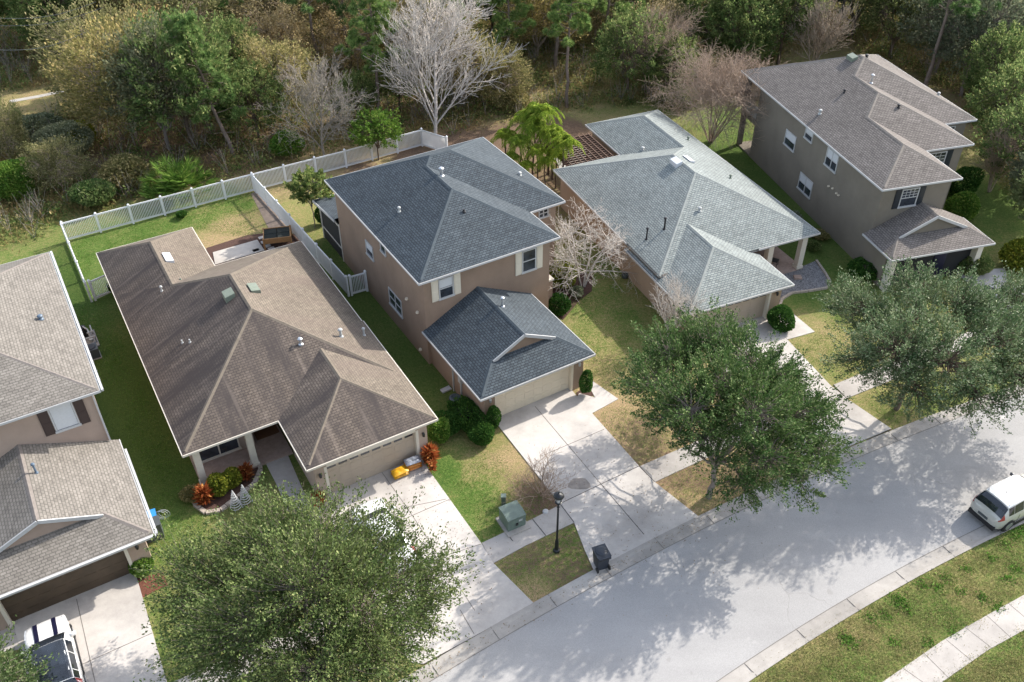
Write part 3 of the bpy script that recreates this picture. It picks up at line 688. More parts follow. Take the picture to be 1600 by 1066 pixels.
# lanai at the back with a screen wall
ln = [Hip(.12, 9.3, D_-.6, 17.25, 2.95, .2, .2, None, .2)]
ln = [Hip(.12, 9.3, D_-.39, 17.25, 2.95, None, None, None, .10)]
ln[0].P['B'] = (0, -.13, 2.95 + .13*17.25)
lm, lc = roof_mesh(ln); lr = lm.build('lanai_roof', M['rf_slate'], h2.root)
fb = MB(); fb.box(.07, .14, D_-.4, 17.3, 2.9, 3.36); fb.box(.07, 9.35, 17.25, 17.32, 2.78, 2.97)
fb = MB(); fb.bar((.1, 17.28, 2.86), (.1, D_-.41, 3.33), .07, .18); fb.bar((.07, 17.29, 2.86), (9.33, 17.29, 2.86), .07, .18); fb.build('fascia', M['white'], lr)
sc = MB(); sc.box(.42, .46, D_-.4, 16.9, .02, 2.9); sc.box(.42, 9.0, 16.86, 16.9, .02, 2.85); sc.build('screen', M['screen'], h2.root)
sf = MB()
for yy in (D_-.4, 16.86): sf.box(.36, .45, yy, yy+.09, 0, 2.95)
sf.box(.38, .44, D_-.3, 16.9, .95, 1.02); sf.box(.38, .44, D_-.3, 16.9, 2.72, 2.82); sf.build('screen_frame', M['cream_trim'], h2.root)
pt = h2.on_plane('y', 1.2, 853, 452); pe = MB(); pe.box(pt.x-.3, pt.x+.3, .9, 1.45, 0, 2.55); pe.build('entry_pier', M['st_brown'], h2.root); pe = MB(); pe.box(pt.x-.36, pt.x+.36, .84, 1.51, 2.55, 2.65); pe.build('pier_cap', M['cream_trim'], h2.root)
pipe_on(h2, r2, 690, 275, .45, .09); pipe_on(h2, r2, 624, 331, .22, .06, 'pipe_white'); pipe_on(h2, r2, 725, 331, .16, .06, 'black', False); pipe_on(h2, r2, 812, 274, .12, .07, 'pipe_white')
pipe_on(h2, r2g, 785, 479, .55, .075)
m = MB(); yy = -3.4
m.box(.50, .58, yy-.05, yy+.05, .2, 1.8); m.box(.44, .58, yy-.16, yy+.16, 1.35, 1.75); m.box(.5, .58, yy+.9, yy+.98, 0, 2.3); m.build('meter_box', M['pipe_white'], h2.root)
for (u, v) in ((637,468), (654,489), (658.6,547)):
    p = h2.on_plane('x', .4, u, v); m = MB(); m.lathe([(.09, 0), (.12, .03), (.10, .12)], (.34, p.y, p.z), 10); m.build('wall_vent', M['cream'], h2.root)

# ------------------------------------------------------------------ house: brown roof
h1 = House(-16.096, 31.519, 30.226, 'single_storey_house', 'single-storey house under a stained brown shingle roof with a pillared front porch')
E1, s1 = 2.965, .496
b1 = [Hip(0, 11.78, 0, 15.55, E1, s1, s1, s1, s1), Hip(0, 6.1, 12.49, 20.93, E1, s1, s1, None, s1)]
b1 += [Hip(4.864, 11.856, -4.013, 5.5, E1-.004, .388, .388, .347)]
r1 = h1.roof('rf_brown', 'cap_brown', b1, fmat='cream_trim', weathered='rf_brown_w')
wl = MB(); wl.prism([(.45,1.95),(3.75,1.95),(3.75,3.3),(6.2,3.3),(6.2,.2),(11.35,.2),(11.35,15.1),(5.65,15.1),(5.65,20.5),(.45,20.5)], 0, E1-.18); wl.build('wall', M['st_pink'], h1.root)
garage_front(h1, 5.3, 11.42, -3.56, E1, 5.92, 10.80, M['st_pink'], 'beige_door', 'cream_trim', .19, panes=True, ztop=2.2, lampmat='lamp_black')
m = MB(); m.box(.45, 5.29, .35, 4.6, 0.0, .09); m.build('porch_floor', M['paver'], h1.root)
for (cx, cy) in ((.62,.62), (3.3,.62)):
    m = MB(); m.box(cx-.17, cx+.17, cy-.17, cy+.17, 0, E1-.17); m.box(cx-.22, cx+.22, cy-.22, cy+.22, 0, .25); m.box(cx-.22, cx+.22, cy-.22, cy+.22, E1-.4, E1-.18); m.build('porch_column', M['cream_trim'], h1.root)
m = MB(); m.box(4.15, 5.1, 3.22, 3.3, .09, 2.25); m.build('front_door', M['shutter_brown'], h1.root)
window(h1, 'y', 1.95, -1, .9, 2.9, .35, 2.35, panes=(2, 1), frame='cream_trim')
m = MB(); m.box(3.95, 5.2, 2.2, 3.0, .092, .11); m.build('door_mat', M['mat'], h1.root)
box_vent(h1, r1, 358, 464, .55, .70, .24, 'vent_green', 1); box_vent(h1, r1, 397, 452, .5, .85, .12, 'vent_green', -1); box_vent(h1, r1, 263, 404, .45, 1.05, .10, 'vent_white', -1)
for u, v, hh, rr, mt, hd in ((253,455,.25,.05,'pipe_white',True),(285,536,.2,.045,'pipe_white',False),(297,535,.2,.045,'pipe_white',False),(470,538,.3,.075,'chrome',True),(533,526,.42,.075,'pipe_white',True),(569,524,.42,.055,'pipe_white',True),(282,437,.1,.04,'vent_green',False)):
    pipe_on(h1, r1, u, v, hh, rr, mt, hd)

# ------------------------------------------------------------------ house: silver roof
h3 = House(9.11, 46.744, 23.453, 'single_storey_house', 'single-storey house with a pale silver-green shingle roof and a corner porch')
E3, s3 = 2.923, .453
b3 = [Hip(0, 12.248, 0, 15.0, E3, s3, s3, s3, s3), Hip(5.6, 12.248, 11.67, 20.75, E3, s3, s3, None, s3)]
g3 = [Hip(-.156, 7.394, -3.762, 4.0, 2.561, .432, .432, .454)]
r3 = h3.roof('rf_green', 'cap_green', b3 + g3)
wl = MB(); wl.prism([(.4,-.2),(7.0,-.2),(7.0,3.4),(11.8,3.4),(11.8,14.6),(6.0,14.6),(.4,14.6)], 0, 2.561-.17); wl.box(.4, 11.8, 3.4, 14.6, 2.3, E3-.18)
wl.box(6.0, 11.8, 14.6, 20.3, 0, E3-.18); wl.build('wall', M['st_sand'], h3.root)
garage_front(h3, .3, 6.95, -3.31, 2.561, 1.15, 6.05, M['st_sand'], 'beige_door', 'cream_trim', -.19, panes=True, ztop=2.1, lampmat='lamp_black')
m = MB(); m.box(7.01, 11.75, .25, 3.39, 0, .1); m.build('porch_floor', M['paver'], h3.root)
for cx in (8.75, 11.45):
    m = MB(); m.box(cx-.2, cx+.2, .3, .7, 0, E3-.17); m.box(cx-.25, cx+.25, .25, .75, 0, .3); m.build('porch_column', M['cream_trim'], h3.root)
box_vent(h3, r3, 1056, 256, .45, .85, .22, 'vent_white', 1); box_vent(h3, r3, 1076, 250, .4, .95, .10, 'vent_white', -1)
for u, v, hh, rr, mt, hd in ((1010,374,.75,.05,'black',True),(1038,358,.75,.06,'black',True),(1093,330,.18,.07,'pipe_white',True),(1075,219,.18,.06,'vent_green',True),(1141,279,.18,.06,'vent_green',True),(1004,234,.1,.08,'pipe_white',True)):
    pipe_on(h3, r3, u, v, hh, rr, mt, hd)
for (u, v, sz, mt) in ((979,441,.55,'dark'),):
    p = h3.on_plane('x', .38, u, v); m = MB(); m.lathe([(.02,0),(.2,.02),(.24,.2),(.2,.38),(.02,.4)], (.2, p.y, max(p.z-.1, .02)), 10); m.build('hose_reel', M['bin_grey'], h3.root)

# ------------------------------------------------------------------ house: mauve roof, far right
h4 = House(23.553, 51.29, 14.897, 'two_storey_house', 'large greige two-storey house with mauve shingles, navy shutters and stepped roofs')
E4 = 6.285; D4 = 19.9
b4 = [Hip(0, 5.81, 0, D4, E4, .49, .49, .50, .49), Hip(0, 9.6, 3.95, D4-.01, E4, .455, .455, .455, .455), Hip(0, 12.25, 7.2, D4+.01, E4, .478, .478, .478, .478)]
for hh in b4: hh.P['L'] = (.478, 0, E4)
r4 = h4.roof('rf_mauve', 'cap_mauve', b4, fmat='white', soffit='white')
wl = MB(); wl.prism([(.4,.4),(5.4,.4),(5.4,4.35),(9.2,4.35),(9.2,7.6),(11.85,7.6),(11.85,19.4),(3.4,19.4),(3.4,17.2),(.4,17.2)], 0, E4-.185); wl.build('wall', M['st_grey'], h4.root)
m = MB(); m.box(.4, 3.4, 17.2, 19.6, 2.75, 3.15); m.box(.4, .75, 19.25, 19.6, 0, 2.75); m.box(.4, .75, 19.25, 19.6, 3.15, E4-.18); m.box(.4, 3.4, 17.2, 19.6, 0, .1); m.build('balcony_frame', M['st_grey'], h4.root)
m = MB(); m.box(.42, .5, 17.2, 19.25, 4.1, 4.18); m.box(.42, .5, 17.2, 19.25, 3.22, 3.3); m.box(.75, 3.4, 19.45, 19.53, 4.1, 4.18)
for i in range(17): m.box(.44, .48, 17.3+i*.12, 17.34+i*.12, 3.3, 4.1)
for i in range(21): m.box(.8+i*.13, .84+i*.13, 19.47, 19.51, 3.2, 4.1)
m.build('balcony_rail', M['white'], h4.root)
G4 = [Hip(-.2, 7.4, -1.42, .44, 2.8, .48, .48, dom=(-1, 9, -1.42, .44), fdom=(-1, 9, -1.28, .44)), Hip(-.2, 7.4, -2.85, -.7, 2.8, .48, .48, .40)]
zf = 2.8 + .40*(-1.30+2.85)
r4g = h4.roof('rf_mauve', 'cap_mauve', G4, gables=[(G4[0], -1.30, .12, zf)], name='garage_roof', wall=M['st_grey'])
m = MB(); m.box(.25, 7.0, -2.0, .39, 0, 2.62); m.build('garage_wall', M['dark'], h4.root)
m = MB(); m.box(.2, .55, -2.5, -2.0, 0, 2.35); m.box(6.6, 7.0, -2.5, -2.0, 0, 2.35); m.box(.2, 7.0, -2.5, -2.0, 2.35, 2.62); m.build('garage_trim', M['cream_trim'], h4.root)
for xx in (.2, 6.99): m = MB(); m.box(xx, xx+.06, -1.9, .39, 0, 2.62); m.build('side_wall', M['st_grey'], h4.root)
m = MB(); m.box(3.8, 4.7, -2.06, -2.0, .2, 2.1); m.build('blue_tarp', M['navy'], h4.root)
win_px(h4, 'x', .4, -1, (1240,236), (1230,203), panes=(1, 2), blind=.5); win_px(h4, 'x', .4, -1, (1268,222), (1261,199), panes=(1, 2), blind=.45)
win_px(h4, 'x', .4, -1, (1305,269), (1295,231), panes=(2, 2), blind=.5); win_px(h4, 'x', .4, -1, (1265,309), (1252,270), panes=(2, 2), blind=.5)
win_px(h4, 'y', .4, -1, (1404,323), (1436,294), shut=('shutter_navy', .42), panes=(1, 2), grid=(4, 3))
window(h4, 'y', 4.35, -1, 6.3, 7.9, 4.2, 5.7, shut=('shutter_navy', .45), panes=(1, 2), grid=(4, 3))
window(h4, 'y', 7.6, -1, 9.9, 10.9, 4.4, 5.7, panes=(1, 2), grid=(3, 3))
box_vent(h4, r4, 1331, 92, .45, .8, .2, 'vent_green', 1)
for u, v, hh, rr, mt, hd in ((1361,130,.55,.075,'chrome',True),(1319,145,.14,.06,'black',True),(1281,178,.22,.075,'pipe_white',True),(1404,168,.12,.07,'black',True),(1354,90,.12,.08,'black',True),(1466,149,.12,.07,'pipe_white',True)):
    pipe_on(h4, r4, u, v, hh, rr, mt, hd)
for (u, v) in ((1295.6,292), (1302,295.5), (1308,303), (1311,306)):
    p = h4.on_plane('x', .4, u, v); m = MB(); m.lathe([(.06, 0), (.10, .03), (.08, .1)], (.34, p.y, p.z), 10); m.build('wall_vent', M['cream'], h4.root)

# ------------------------------------------------------------------ house: far left
h0 = House(-19.578, 32.576, 30.609, 'two_storey_house', 'rose stucco two-storey house at the left edge with tan shingles and brown garage door')
E0, s0 = 6.305, .37
b0 = [Hip(-14, 0, 0, 13.94, E0, s0, s0, s0, s0)]
r0 = h0.roof('rf_tan', 'cap_tan', b0)
g0 = [Hip(-8.28, .023, -4.97, .44, 2.63, .44, .44, dom=(-20, 9, -4.97, .44), fdom=(-20, 9, -4.83, .44)), Hip(-8.28, .023, -6.55, -4.2, 2.63, .44, .44, .44)]
zf = 2.63 + .44*(-4.85+6.55)
r0g = h0.roof('rf_tan', 'cap_tan', g0, gables=[(g0[0], -4.85, .12, zf)], name='garage_roof', wall=M['st_left'])
wl = MB(); wl.box(-13.6, -.4, .4, 13.5, 0, E0-.18); wl.build('wall', M['st_left'], h0.root)
garage_front(h0, -7.85, -.42, -6.1, 2.63, -6.65, -1.38, M['st_left'], 'brown_door', 'cream_trim', .39, ztop=2.15, lampmat='lamp_black')
win_px(h0, 'y', .4, -1, (90,673), (109,628), shut=('shutter_brown', .44), panes=(1, 1), blind=.98)
l0 = [Hip(-13.5, -.6, 13.51, 16.6, 3.0, None, None, None, .1)]; l0[0].P['B'] = (0, -.12, 3.0+.12*16.6)
lm, lc = roof_mesh(l0); lr0 = lm.build('lanai_roof', M['vent_white'], h0.root)
m = MB(); m.box(-.66, -.6, 13.5, 16.6, 0, 3.0); m.box(-13.5, -.66, 16.54, 16.6, 0, 2.95); m.build('screen', M['screen'], h0.root)
m = MB()
for i in range(6): m.box(-.72, -.58, 13.5+i*.6, 13.56+i*.6, 0, 3.05)
m.build('screen_frame', M['white'], h0.root)
pipe_on(h0, r0, 64, 499, .15, .08, 'pipe_blue'); pipe_on(h0, r0g, 57, 739, .5, .05, 'pipe_blue')
m = MB(); m.bar((-.36, .34, 2.9), (-.36, .34, 6.12), .08, .08); m.build('downspout', M['white'], h0.root)
m = MB(); m.bar((.13, 13.95, 6.27), (.13, -.05, 6.27), .11, .11); m.bar((.15, -.4, 2.58), (.15, -6.6, 2.58), .11, .11); m.bar((-8.3, -6.66, 2.58), (.1, -6.66, 2.58), .11, .11)
for i in range(18): m.bar((.05, 13.5-i*.75, 6.33), (.2, 13.5-i*.75, 6.33), .03, .03)
m.build('gutter', M['white'], h0.root)

# ------------------------------------------------------------------ plants
M['bark_grey'] = bark('bark_grey', (0.24, 0.20, 0.17)); M['bark_brown'] = bark('bark_brown', (0.16, 0.12, 0.09)); M['bark_pine'] = bark('bark_pine', (0.23, 0.18, 0.15))
M['twig_white'] = bark('twig_white', (0.64, 0.58, 0.52)); M['twig_pink'] = bark('twig_pink', (0.44, 0.33, 0.25)); M['twig_tan'] = bark('twig_tan', (0.42, 0.34, 0.26)); M['twig_grey'] = bark('twig_grey', (0.36, 0.32, 0.27))
LF = {
 'oak':    foliage('leaf_oak', (0.062, 0.105, 0.034), (0.122, 0.168, 0.060), (0.19, 0.22, 0.10), 0.22),
 'oak2':   foliage('leaf_oak_fresh', (0.052, 0.108, 0.028), (0.118, 0.180, 0.054), (0.25, 0.28, 0.12), 0.22),
 'oak3':   foliage('leaf_oak_silver', (0.075, 0.130, 0.055), (0.155, 0.210, 0.100), (0.32, 0.34, 0.22), 0.22),
 'dark':   foliage('leaf_dark', (0.090, 0.150, 0.045), (0.175, 0.230, 0.078), (0.29, 0.30, 0.12), 0.5),
 'olive':  foliage('leaf_olive', (0.18, 0.185, 0.075), (0.27, 0.25, 0.11), (0.42, 0.35, 0.18), 0.5),
 'gold':   foliage('leaf_gold', (0.30, 0.24, 0.11), (0.44, 0.34, 0.18), (0.55, 0.43, 0.26), 0.5),
 'sage':   foliage('leaf_sage', (0.148, 0.174, 0.096), (0.260, 0.278, 0.166), (0.348, 0.348, 0.227)),
 'pine':   foliage('needles', (0.095, 0.185, 0.060), (0.16, 0.26, 0.085), (0.26, 0.31, 0.13), 0.45),
 'bright': foliage('leaf_bright', (0.083, 0.176, 0.028), (0.143, 0.253, 0.039), (0.242, 0.308, 0.066)),
 'shrub':  foliage('leaf_shrub', (0.030, 0.084, 0.017), (0.054, 0.132, 0.024), (0.096, 0.180, 0.036)),
 'yellow': foliage('leaf_yellowgreen', (0.121, 0.165, 0.022), (0.187, 0.209, 0.028), (0.330, 0.308, 0.044)),
 'palm':   foliage('palm_frond', (0.13, 0.23, 0.025), (0.23, 0.32, 0.04), (0.36, 0.40, 0.07), 0.45),
 'palmetto': foliage('palmetto_frond', (0.058, 0.130, 0.023), (0.104, 0.195, 0.036), (0.169, 0.247, 0.065)),
 'rust':   foliage('leaf_rust', (0.280, 0.070, 0.025), (0.400, 0.120, 0.040), (0.500, 0.250, 0.080)),
 'straw':  foliage('dry_straw', (0.250, 0.175, 0.075), (0.375, 0.250, 0.112), (0.175, 0.163, 0.056)),
 'weed':   foliage('leaf_weed', (0.085, 0.21, 0.028), (0.13, 0.27, 0.04), (0.20, 0.28, 0.07)),
 'wood_mid': foliage('leaf_wood_mid', (0.100, 0.140, 0.055), (0.165, 0.200, 0.080), (0.25, 0.25, 0.12), 0.5),
 'wood_grey': foliage('leaf_wood_grey', (0.125, 0.155, 0.095), (0.185, 0.210, 0.130), (0.28, 0.27, 0.17), 0.5),
}
def leaves(P, D, L, Wd, rng, up=0.35):
    """rhombic leaves at P, growing roughly along D"""
    n = len(P); A = D + rng.normal(0, .55, (n, 3)); A[:, 2] += up*0.2; A /= np.linalg.norm(A, axis=1)[:, None] + 1e-9
    Rr = rng.normal(0, 1, (n, 3)); Rr[:, 2] += 0; B = np.cross(A, Rr); B /= np.linalg.norm(B, axis=1)[:, None] + 1e-9
    Ls = L*rng.uniform(.6, 1.35, n)[:, None]; Ws = Wd*rng.uniform(.6, 1.35, n)[:, None]
    V = np.stack([P - A*Ls/2, P + B*Ws/2 + A*Ls*.08, P + A*Ls/2, P - B*Ws/2 + A*Ls*.08], 1).reshape(-1, 3)
    return V, np.arange(4*n).reshape(n, 4)
class Twigs:
    def __init__(s): s.a = []; s.b = []; s.ra = []; s.rb = []
    def add(s, a, b, ra, rb): s.a.append(a); s.b.append(b); s.ra.append(ra); s.rb.append(rb)
    def arrays(s, k=4):
        A, B = np.array(s.a), np.array(s.b); ra, rb = np.array(s.ra)[:, None], np.array(s.rb)[:, None]
        D = B - A; D /= np.linalg.norm(D, axis=1)[:, None] + 1e-9
        X = np.cross(D, np.array([.3, .2, .93])); X /= np.linalg.norm(X, axis=1)[:, None] + 1e-9; Y = np.cross(D, X)
        vs_ = []
        for C, r in ((A, ra), (B, rb)):
            for i in range(k):
                t = 2*math.pi*i/k; vs_.append(C + (X*math.cos(t) + Y*math.sin(t))*r)
        V = np.stack(vs_, 1).reshape(-1, 3); n = len(A); base = (np.arange(n)*2*k)[:, None]
        F = np.concatenate([base + np.array([i, (i+1) % k, k+(i+1) % k, k+i]) for i in range(k)], 0)
        return V, F
def limb(tw, p, q, r0, r1, rng, n=5, sag=.12):
    p, q = np.array(p, float), np.array(q, float); L = np.linalg.norm(q-p); pts = [p]
    off = rng.normal(0, sag*L/2, 3)
    for i in range(1, n+1):
        t = i/n; pts.append(p + (q-p)*t + off*math.sin(math.pi*t) + rng.normal(0, min(.02*L, .07), 3)*(i < n))
    for i in range(n): tw.add(pts[i], pts[i+1], r0+(r1-r0)*i/n, r0+(r1-r0)*(i+1)/n)
    return pts
def blob_tree(seed, base, blobs, nspray, nleaf, leaf, mat, bk, spray=1.0, trunk=.2, fork=1.8):
    """crown made of unequal rounded masses; blobs = (x, y, z, radius) in the world"""
    rng = np.random.default_rng(seed); tw = Twigs(); B = np.array(blobs, float); B[:, :3] -= np.array(base); r2 = B[:, 3]**2
    bi = rng.choice(len(B), nspray*3, p=r2/r2.sum()); d = rng.normal(0, 1, (nspray*3, 3)); d /= np.linalg.norm(d, axis=1)[:, None]
    keep = d[:, 2] > -.75; d, bi = d[keep], bi[keep]
    C = B[bi, :3] + d*B[bi, 3:4]*(rng.uniform(.25, 1.1, (len(d), 1))**.6)*np.array([1, 1, .8])
    q = (np.linalg.norm(C[:, None] - B[None, :, :3], axis=2)/B[None, :, 3]).min(1); keep = (q > .45) | (rng.random(len(q)) < .25); C, d, bi = C[keep][:nspray], d[keep][:nspray], bi[keep][:nspray]
    C[:, 2] = np.maximum(C[:, 2], fork*.7)
    cen = B[:, :3].mean(0); top = np.array([cen[0]*.2, cen[1]*.2, fork]); limb(tw, (0, 0, -.1), top, trunk, trunk*.8, rng, 4, .03); nodes = [top]
    for b in B: nodes += limb(tw, top, b[:3], trunk*.34, .022, rng, 8, .16)[1:]
    nodes = np.array(nodes); nn = np.linalg.norm(C[:, None] - nodes[None], axis=2).argmin(1)
    for i in range(len(C)):
        mid = (C[i] + nodes[nn[i]])/2 + rng.normal(0, .12, 3); tw.add(nodes[nn[i]], mid, .028, .018); tw.add(mid, C[i], .018, .009)
    out = d*.7 + (C-cen)/np.linalg.norm(C-cen, axis=1)[:, None]*.6 + np.array([0, 0, .55]); out /= np.linalg.norm(out, axis=1)[:, None]
    t = rng.uniform(-.35, 1, (len(C), nleaf)); L = spray*rng.uniform(.5, 1.45, (len(C), 1, 1))
    P = C[:, None] + out[:, None]*t[..., None]*L + rng.normal(0, 1, (len(C), nleaf, 3))*(.155*L*(1.15 - .75*np.clip(t, 0, 1)[..., None]))
    V, F = leaves(P.reshape(-1, 3), np.repeat(out[:, None], nleaf, 1).reshape(-1, 3), leaf, leaf*.5, rng)
    for i in range(len(C)): tw.add(C[i], C[i] + out[i]*spray*.9, .010, .004)
    TV, TF = tw.arrays(5)
    return np_mesh('trunk', TV, TF, bk, link=False, smooth=True), np_mesh('crown', V, F, mat, link=False)
def broadleaf(name, seed, R_, H, cz, zr, nspray, nleaf, leaf, mat, bk, spray=1.0, trunk=.2, lean=(0, 0), rough=.3, fork=1.8, xr=1.0, gaps=0.0):
    """returns (trunk mesh, crown mesh); crown ellipsoid radius R_ (xr stretches x), centre height cz, half height zr"""
    rng = np.random.default_rng(seed); tw = Twigs()
    lobes = rng.normal(0, 1, (14, 3)); lobes /= np.linalg.norm(lobes, axis=1)[:, None]; amp = rng.uniform(-rough, rough, 14)
    def rad(d): return 1 + (np.exp(-((1 - d @ lobes.T)/.16)) * amp).sum(1)
    d = rng.normal(0, 1, (nspray*3, 3)); d /= np.linalg.norm(d, axis=1)[:, None]; d = d[d[:, 2] > -.62]
    if gaps:
        gl = rng.normal(0, 1, (10, 3)); gl /= np.linalg.norm(gl, axis=1)[:, None]
        d = d[~(((d @ gl.T) > .93).any(1) & (rng.random(len(d)) < gaps))]
    d = d[:nspray]
    rr = rng.uniform(.30, 1, len(d))**.5 * rad(d)
    C = d * rr[:, None] * np.array([R_*xr, R_, zr]) + np.array([lean[0], lean[1], cz])
    C[:, 2] = np.maximum(C[:, 2], fork*.8)
    # limbs
    nl = 9; top = np.array([lean[0]*.35, lean[1]*.35, fork]); tpts = limb(tw, (0, 0, -.1), top, trunk, trunk*.8, rng, 4, .03)
    nodes = [top]
    for i in range(nl):
        a = 2*math.pi*i/nl + rng.uniform(-.3, .3); e = rng.uniform(.25, 1.2); q = np.array([math.cos(a)*math.cos(e)*R_*xr*.72, math.sin(a)*math.cos(e)*R_*.72, math.sin(e)*zr*.72]) + np.array([lean[0], lean[1], cz - zr*.15])
        nodes += limb(tw, top, q, trunk*.5, .035, rng, 7, .16)[1:]
    nodes = np.array(nodes)
    dist = np.linalg.norm(C[:, None] - nodes[None], axis=2); nn = dist.argmin(1)
    for i in range(len(C)):
        mid = (C[i] + nodes[nn[i]])/2 + rng.normal(0, .12, 3); mid[2] += .1
        tw.add(nodes[nn[i]], mid, .028, .018); tw.add(mid, C[i], .018, .009)
    out = d*np.array([1, 1, .8]) + np.array([0, 0, .45]); out /= np.linalg.norm(out, axis=1)[:, None]
    t = rng.uniform(-.35, 1, (len(C), nleaf)); L = spray*rng.uniform(.6, 1.3, (len(C), 1, 1))
    P = C[:, None] + out[:, None]*t[..., None]*L + rng.normal(0, 1, (len(C), nleaf, 3))*(.20*L*(1.15 - .6*np.clip(t, 0, 1)[..., None]))
    D = np.repeat(out[:, None], nleaf, 1)
    V, F = leaves(P.reshape(-1, 3), D.reshape(-1, 3), leaf, leaf*.5, rng)
    for i in range(0, len(C), 2): tw.add(C[i], C[i] + out[i]*spray*.8, .009, .004)
    TV, TF = tw.arrays(5)
    return np_mesh('trunk', TV, TF, bk, link=False, smooth=True), np_mesh('crown', V, F, mat, link=False)
def bare(name, seed, H, R_, bk, stems=1, levels=5, kids=(4, 5, 4, 4, 3), r0=.16, spread=.55, first=.28, up=.35, tipr=.008, stemlean=.12):
    rng = np.random.default_rng(seed); tw = Twigs()
    def grow(p, d, L, r, lv):
        n = 4; q = p; dd = d.copy(); pts = [p]
        for i in range(n):
            dd = dd + rng.normal(0, .10, 3); dd[2] += up*.06; dd /= np.linalg.norm(dd); q2 = q + dd*L/n
            ra, rb = r*(1 - .5*i/n), r*(1 - .5*(i+1)/n); tw.add(q, q2, max(ra, tipr), max(rb, tipr*.7)); q = q2; pts.append(q)
        if lv >= levels: return
        k = kids[min(lv, len(kids)-1)]
        for j in range(k):
            t = (first if lv == 0 else .15) + (1 - (first if lv == 0 else .15))*(j + rng.uniform(.2, 1))/k
            i = min(int(t*n), n-1); b = pts[i] + (pts[i+1]-pts[i])*(t*n - i)
            side = rng.normal(0, 1, 3); side -= side.dot(dd)*dd; side /= np.linalg.norm(side)
            nd = dd*(1 - spread*.75) + side*spread + np.array([0, 0, up*.35]); nd /= np.linalg.norm(nd)
            grow(b, nd, L*rng.uniform(.42, .66)*(1.12 - .35*t), r*.5*(1.1 - .4*t), lv+1)
        if lv > 0: grow(pts[-1], dd, L*.5, r*.45, lv+1)
    for sidx in range(stems):
        a = 2*math.pi*sidx/stems + rng.uniform(-.3, .3); l = stemlean if stems > 1 else 0
        d = np.array([math.cos(a)*l, math.sin(a)*l, 1.0]); d /= np.linalg.norm(d)
        grow(np.array([math.cos(a)*.09*(stems > 1), math.sin(a)*.09*(stems > 1), -.1]), d, H*.62, r0, 0)
    V, F = tw.arrays(3); return V, F
def pine(seed, H, mat, bk, clear=.45, Rm=2.4, nb=34, lean=(0, 0), r0=.2):
    rng = np.random.default_rng(seed); tw = Twigs(); P = []; D = []
    top = np.array([lean[0], lean[1], H]); pts = limb(tw, (0, 0, -.1), top, r0, .04, rng, 10, .03)
    for i in range(nb):
        t = clear + (1-clear)*(i+.5)/nb; k = min(int(t*10), 9); b = pts[k] + (pts[k+1]-pts[k])*(t*10-k)
        a = i*2.4 + rng.uniform(-.5, .5); rl = Rm*(1.08 - ((t-clear)/(1-clear))**1.3*.85)*rng.uniform(.55, 1.15)
        q = b + np.array([math.cos(a)*rl, math.sin(a)*rl, rl*rng.uniform(-.12, .4)]); bp = limb(tw, b, q, .045, .015, rng, 4, .12)
        for m_ in range(5):
            tt = rng.uniform(.45, 1.05); c = b + (q-b)*tt + rng.normal(0, .28, 3)*[1, 1, .6]; tw.add(b + (q-b)*tt*.85, c, .015, .008)
            n = 110; dd = rng.normal(0, 1, (n, 3)); dd[:, 2] += .35; dd += (q-b)/rl*.5; dd /= np.linalg.norm(dd, axis=1)[:, None]
            P.append(c + dd*.20); D.append(dd)
    for m_ in range(10): 
        c = top + rng.normal(0, .25, 3) - [0, 0, .3]; dd = rng.normal(0, 1, (60, 3)); dd[:, 2] += .6; dd /= np.linalg.norm(dd, axis=1)[:, None]; P.append(c+dd*.15); D.append(dd)
    for i in range(10):                                                   # dead stubs on the clear bole
        t = rng.uniform(.2, clear+.1); k = int(t*10); b = pts[k]; a = rng.uniform(0, 6.3); tw.add(b, b + np.array([math.cos(a)*.9, math.sin(a)*.9, rng.uniform(-.2, .3)]), .025, .01)
    P = np.concatenate(P); D = np.concatenate(D); n = len(P)
    A = D; Rr = rng.normal(0, 1, (n, 3)); B = np.cross(A, Rr); B /= np.linalg.norm(B, axis=1)[:, None]
    L = .42*rng.uniform(.7, 1.2, n)[:, None]; W = .05
    V = np.stack([P - A*L*.4, P + B*W*.5, P + A*L*.6, P - B*W*.5], 1).reshape(-1, 3)
    TV, TF = tw.arrays(5)
    return np_mesh('trunk', TV, TF, bk, link=False, smooth=True), np_mesh('crown', V, np.arange(4*n).reshape(n, 4), mat, link=False)
def shrub_mesh(seed, R_, H, n, leaf, mat, flat=1.0, bottom=0.05, lumps=.16):
    rng = np.random.default_rng(seed); d = rng.normal(0, 1, (n, 3)); d /= np.linalg.norm(d, axis=1)[:, None]
    lb = rng.normal(0, 1, (12, 3)); lb /= np.linalg.norm(lb, axis=1)[:, None]; amp = rng.uniform(-lumps, lumps, 12)
    rr = (1 + (np.exp(-((1 - d @ lb.T)/.12))*amp).sum(1)) * rng.uniform(.72, 1.03, n)**.6
    P = d*rr[:, None]*np.array([R_, R_, H/2]) + np.array([0, 0, H/2+bottom]); P[:, 2] = np.maximum(P[:, 2], .02)
    V, F = leaves(P, d, leaf, leaf*.6, rng); return np_mesh('foliage', V, F, mat, link=False)
def plant(name, mesh_parts, loc, label, cat, group=None, rz=0, sc=1.0, part_names=('trunk', 'crown')):
    root = empty(name, loc, rz, label, cat, group); root.scale = (sc, sc, sc) if not hasattr(sc, '__len__') else sc
    for nm, me in zip(part_names, mesh_parts):
        o = bpy.data.objects.new(nm, me); COL.objects.link(o); o.parent = root
    return root
def single(name, me, loc, label, cat, group=None, rz=0, sc=1.0):
    o = bpy.data.objects.new(name, me); COL.objects.link(o); o.location = loc; o.rotation_euler.z = rz
    o.scale = (sc, sc, sc) if not hasattr(sc, '__len__') else sc; return tag(o, label, cat, group)
